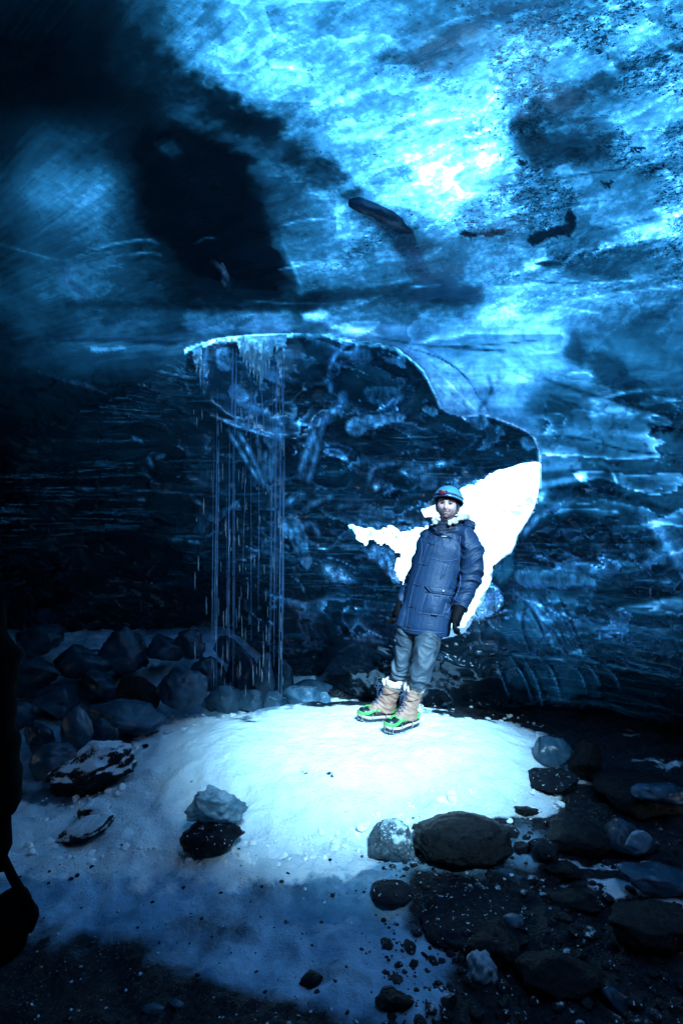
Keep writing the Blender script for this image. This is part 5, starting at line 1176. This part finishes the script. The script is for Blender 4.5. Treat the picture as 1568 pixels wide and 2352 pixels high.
def boot(pos, heading, lean, seed):
    root = empty('boot', pos); root.parent = man; root.rotation_euler = (0, 0, heading)
    toe = lambda x: .018*max(0, (x-.05)/.1)**2
    S = .022
    slab(outline(L=.305, k=1.02), S+.0, S+.022, .03, toe).build('outsole', M_RUB, root)
    slab(outline(L=.305, k=1.035), S+.0225, S+.041, .02, toe).build('midsole', M_CRM, root)
    slab(outline(L=.30, k=1.035), S+.0415, S+.047, .01, toe).build('welt', M_RUB, root)
    tp = MB(); tp.ball((.092, 0, S+.058), (.056, .049, .036), 18, 12); tp.ball((.055, 0, S+.066), (.05, .048, .034), 18, 12); tp.voxel('toe_cap', .004, M_RUB, root, 2, lambda c, n: c+np.array([0, 0, 1])*(.018*np.clip((c[:, 0]-.05)/.1, 0, 2)**2)[:, None])
    u = MB(); lx, ly = lean
    u.tube([(.070, 0, S+.062), (.03, 0, S+.082), (-.02, 0, S+.095), (-.07, 0, S+.09), (-.115, 0, S+.075)], [(.040, .034), (.044, .044), (.048, .055), (.048, .050), (.036, .040)], 20, up=(0, 1, 0))
    sh = [(-.055, 0, S+.06), (-.052+lx*.2, ly*.2, S+.13), (-.052+lx*.55, ly*.55, S+.19), (-.050+lx, ly, S+.262)]
    u.tube(sh, [(.060, .058), (.060, .056), (.064, .059), (.070, .064)], 22, up=(1, 0, 0))
    u.tube([(.045, 0, S+.085), (.0+lx*.3, ly*.3, S+.15), (-.01+lx*.8, ly*.8, S+.235)], [(.022, .022), (.024, .024), (.018, .02)], 10)
    def bd(c, n):
        x, y, z = c.T
        f = (1-np.abs(perlin(x*10+seed, y*8, (z-x*.5)*32)))**2
        return c+n*(.0085*(f-.5)*ss(.05, .10, z))[:, None]
    uo = u.voxel('upper', .004, M_TAN, root, 2, bd)
    bv = BVHTree.FromObject(uo, bpy.context.evaluated_depsgraph_get())
    top = Vector(sh[-1])
    fc = MB(); n = 40; ctr = top+Vector((-.004, 0, .006))
    fc.tube([ctr+Vector((.064*math.cos(a), .059*math.sin(a), .006*math.sin(3*a))) for a in np.linspace(.55, 2*math.pi-.55, n)], [(.017, .030)]*n, 10, up=(1, 0, 0))
    for s in (.3, -.3): fc.ball(ctr+Vector((.072*math.cos(s)+.008, .062*math.sin(s), .008)), (.011, .011, .026), 8, 8)
    fc.voxel('fleece_cuff', .0045, M_FLC, root, 1, lambda c, n: c+n*(.004*fbm(c[:, 0]*45, c[:, 1]*45, c[:, 2]*45, 2))[:, None])
    tg_ = MB(); tg_.tube([top+Vector((.070, 0, -.035)), top+Vector((.076, 0, .005))], [(.012, .004)]*2, 8, up=(0, 1, 0)); tg_.build('pull_tab', M_TAN, root)
    def up_(x, y, z0, off=.002):      # onto the upper from the front and above
        o = Vector((x+.25, y*1.2, z0+.22)); d = (Vector((x-.02, y, z0))-o).normalized(); h = bv.ray_cast(o, d)
        return (h[0]-d*off) if h[0] else Vector((x, y, z0))
    lc = MB(); rows_ = [(.030, .09), (.012, .115), (.002, .14), (-.0, .165), (.002+lx*.5, .195), (.004+lx*.8, .225)]
    for i, (x, z) in enumerate(rows_):
        w_ = .026; x1, z1 = rows_[min(i+1, len(rows_)-1)]
        lc.tube([up_(x, -w_, S+z, .004), up_((x+x1)/2, 0, S+(z+z1)/2, .008), up_(x1, w_, S+z1, .004)], .0033, 6); lc.tube([up_(x, w_, S+z, .004), up_((x+x1)/2, 0, S+(z+z1)/2, .008), up_(x1, -w_, S+z1, .004)], .0033, 6)
    kn = up_(rows_[-1][0], 0, S+.225, .01)
    for s in (1, -1):
        lc.tube([kn, kn+Vector((.03, s*.03, .01)), kn+Vector((.05, s*.04, -.025)), kn+Vector((.03, s*.02, -.03)), kn], .003, 6); lc.tube([kn, kn+Vector((.03, s*.012, -.04)), kn+Vector((.035, s*.02, -.09))], .0028, 6)
    lc.build('lace', M_HELD, root)
    sm_ = MB(); ring = [Vector((-.05+lx*.62+.0665*math.cos(a), ly*.62+.061*math.sin(a), S+.205-.012*math.cos(a))) for a in np.linspace(0, 2*math.pi, 31)]
    sm_.tube(ring, .003, 6, cap=False); sm_.build('ankle_seam', M_DK, root)
    # harness: rubber rim round the foot, toe bridge and openings
    gr_ = MB(); P = outline(60, L=.31, k=1.05); n = 61
    zf = lambda x: S+.060+toe(x)+.026*math.exp(-((x-.02)/.05)**2)+.02*max(0, -x/.15)**2-.012*max(0, (x-.08)/.07)
    P2 = [Vector((x*(.97 if x < .1 else .93), y*(.98-.25*math.exp(-((x-.02)/.05)**2)), zf(x))) for x, y in P]
    gr_.tube(P2+[P2[0]], [(.0055, .0135)]*n, 8, up=(0, 1, 0), cap=False)
    for x_ in (.045, .012):
        pts = [Vector((x_+.012*math.cos(a*2), .048*math.sin(a), S+.072+.030*math.cos(a)+toe(x_))) for a in np.linspace(-1.5, 1.5, 13)]
        gr_.tube(pts, [(.015, .006)]*13, 8, up=(1, 0, 0))
    gr_.tube([Vector((.04, 0, S+.106)), Vector((.095, 0, S+.108)), Vector((.140, 0, S+.080)), Vector((.160, 0, S+.058))], [(.024, .005), (.013, .004), (.010, .004), (.012, .005)], 8, up=(0, 1, 0))
    gr_.voxel('harness', .0035, M_GRN, root, 1)
    rg_ = random.Random(seed)
    for (x, s) in [(.13, 1), (.13, -1), (.05, 1), (.05, -1), (-.05, 1), (-.05, -1), (-.12, 1), (-.12, -1), (.158, 0)]:
        hw = .054 if s else 0; xe = x; ch = MB()
        a = Vector((xe*1.0, s*hw, S+.062+toe(x))); b = Vector((xe*1.02, s*(hw+.004), S+.03+toe(x))); c = Vector((xe*.9, s*hw*.6, S-.006+toe(x)*.8))
        for p0, p1 in ((a, b), (b, c)):
            for q in range(4):
                t0, t1 = q/4, (q+.95)/4; u0 = p0.lerp(p1, t0); u1 = p0.lerp(p1, t1); ch.tube([u0, u1], [(.0042, .0018) if q % 2 else (.002, .004)]*2, 6, up=(1, 0, 0))
        ch.voxel('chain', .0018, M_STL, root, 0)
    sp = slab(outline(L=.29, k=1.), S-.004, S+.003, 0, toe)
    for k in range(26):
        a = rg_.uniform(0, 6.28); r_ = rg_.uniform(.4, .95); x = .15*math.cos(a)*r_; y = .046*math.sin(a)*r_
        sp.tube([(x, y, S+.002+toe(x)), (x+rg_.uniform(-.003, .003), y+rg_.uniform(-.003, .003), S-.026+toe(x)*.9)], [.0045, .0012], 6)
    for k in range(26):
        a = 2*math.pi*k/26; x = .152*math.cos(a); y = .053*math.sin(a); sp.tube([(x, y, S+.006+toe(x)), (x*1.03, y*1.05, S-.014+toe(x))], [.004, .0012], 6)
    sp.voxel('studded_plate', .0025, M_STL, root, 0)
    return root
def foot_at(cx, cy, dy):
    p = C(cx, cy, dy); p.z = gz(O.x+p.x, O.y+p.y)-O.z-.012; return p
# heel-to-toe middle of each foot, heading from +X
bl = boot(foot_at(365, 2120, .08), math.pi+.10, (-.060, .0), 1)
br = boot(foot_at(560, 2180, -.10), math.pi+.62, (-.062, .0), 2)
print('BOOT', O, bl.location, br.location)

# ================================================================== bystander cut by the left edge of the frame
bx_, by_ = -.985, 1.22
bys = empty('person', (bx_, by_, gz(bx_, by_)))
tag(bys, 'dark silhouetted person at the left edge holding a small bag by its strap', 'person')
M_BK = simple('black clothing', (0.0015, 0.0015, 0.0020), .9, spec=.03); M_BK2 = simple('black nylon bag', (0.0015, 0.0015, 0.0020), .9, spec=.03)
gzb = gz(bx_, by_)
def W(fx, fy, Y=by_): return at(fx, fy, Y)-bys.location
bb = MB()
bb.ball((0, .0, 1.72), (.078, .098, .115), 16, 12); bb.ball((0, .095, 1.71), (.014, .02, .02), 8, 6)
bb.tube([(0, 0, 1.66), (0, 0, 1.50), (0, 0, 1.2), (0, 0, .95)], [(.05, .05), (.17, .10), (.15, .1), (.16, .11)], 16)
for s in (1, -1): bb.tube([(s*.09, 0, .95), (s*.1, .01, .5), (s*.1, 0, .09)], [.085, .06, .045], 12); bb.tube([(s*.1, -.03, .05), (s*.1, .16, .03)], [.045, .035], 10)
sh_ = W(-45, 1400); el = W(-25, 1700); wr = W(-12, 1900); hn = W(-6, 1955)
bb.tube([(.10, 0, 1.47), sh_, el, wr, hn], [.06, .055, .045, .033, .03], 12); bb.tube([(-.12, 0, 1.46), (-.21, .02, 1.15), (-.22, .08, .9)], [.06, .045, .03], 12)
for k in range(4): bb.tube([hn+Vector((-.02+.012*k, 0, 0)), hn+Vector((-.02+.012*k, -.015, -.03)), hn+Vector((-.015+.01*k, .01, -.045))], [.009, .008, .007], 8)
bb.tube([hn+Vector((.02, -.01, .02)), hn+Vector((.025, -.02, -.015))], [.01, .008], 8)
bb.voxel('body', .008, M_BK, bys, 2)
jb = MB(); jb.tube([(0, 0, 1.58), (0, 0, 1.53), (0, 0, 1.46), (0, 0, 1.2), (0, 0, .88)], [(.07, .07), (.13, .11), (.20, .13), (.19, .14), (.2, .15)], 20)
jb.tube([(.08, 0, 1.47), W(-62, 1462), W(-40, 1520), W(-36, 1600), W(-30, 1720), W(-24, 1850), W(-18, 1885)], [.08, .082, .074, .062, .064, .062, .046], 16); jb.tube([(-.10, 0, 1.46), (-.22, .02, 1.14), (-.23, .07, .95)], [.09, .065, .055], 16)
jb.voxel('jacket', .008, M_BK, bys, 2, lambda c, n: c+n*(.012*fbm(c[:, 0]*8, c[:, 1]*8, c[:, 2]*14, 2))[:, None])
tb_ = MB()
for s in (1, -1): tb_.tube([(s*.09, 0, .98), (s*.1, .01, .5), (s*.1, 0, .12)], [.11, .085, .07], 16)
tb_.voxel('trousers', .01, M_BK, bys, 2)
hb_ = MB(); hb_.ball((0, -.005, 1.76), (.09, .11, .095), 16, 10); hb_.build('hat', M_BK, bys)
bag = empty('shoulder_bag', at(30, 2125, by_)); tag(bag, 'small black bag dangling from a strap in the dark person\'s hand', 'bag')
bm_ = MB(); c0 = Vector((0, 0, 0))
def WB(fx, fy, dy=0.): return at(fx, fy, by_+dy)-bag.location
bm_.tube([WB(22, 2066), WB(20, 2090), WB(12, 2140), WB(8, 2182)], [(.030, .05), (.042, .06), (.046, .06), (.042, .055)], 20, up=(1, 0, 0)); bm_.ball(WB(50, 2118), (.030, .05, .028), 12, 8)
bm_.voxel('pouch', .005, M_BK2, bag, 2)
sb = MB(); sb.tube([WB(-4, 1962), WB(10, 1972), WB(26, 2008), WB(50, 2050), WB(70, 2085), WB(78, 2108), WB(70, 2135)], [(.004, .012), (.006, .012), (.007, .013), (.008, .013), (.010, .014), (.010, .014), (.008, .012)], 10, up=(1, 0, 0)); sb.tube([WB(-4, 1962), WB(-40, 2030), WB(-30, 2110)], [(.004, .012)]*3, 8, up=(1, 0, 0))
sb.build('strap', M_BK2, bag)
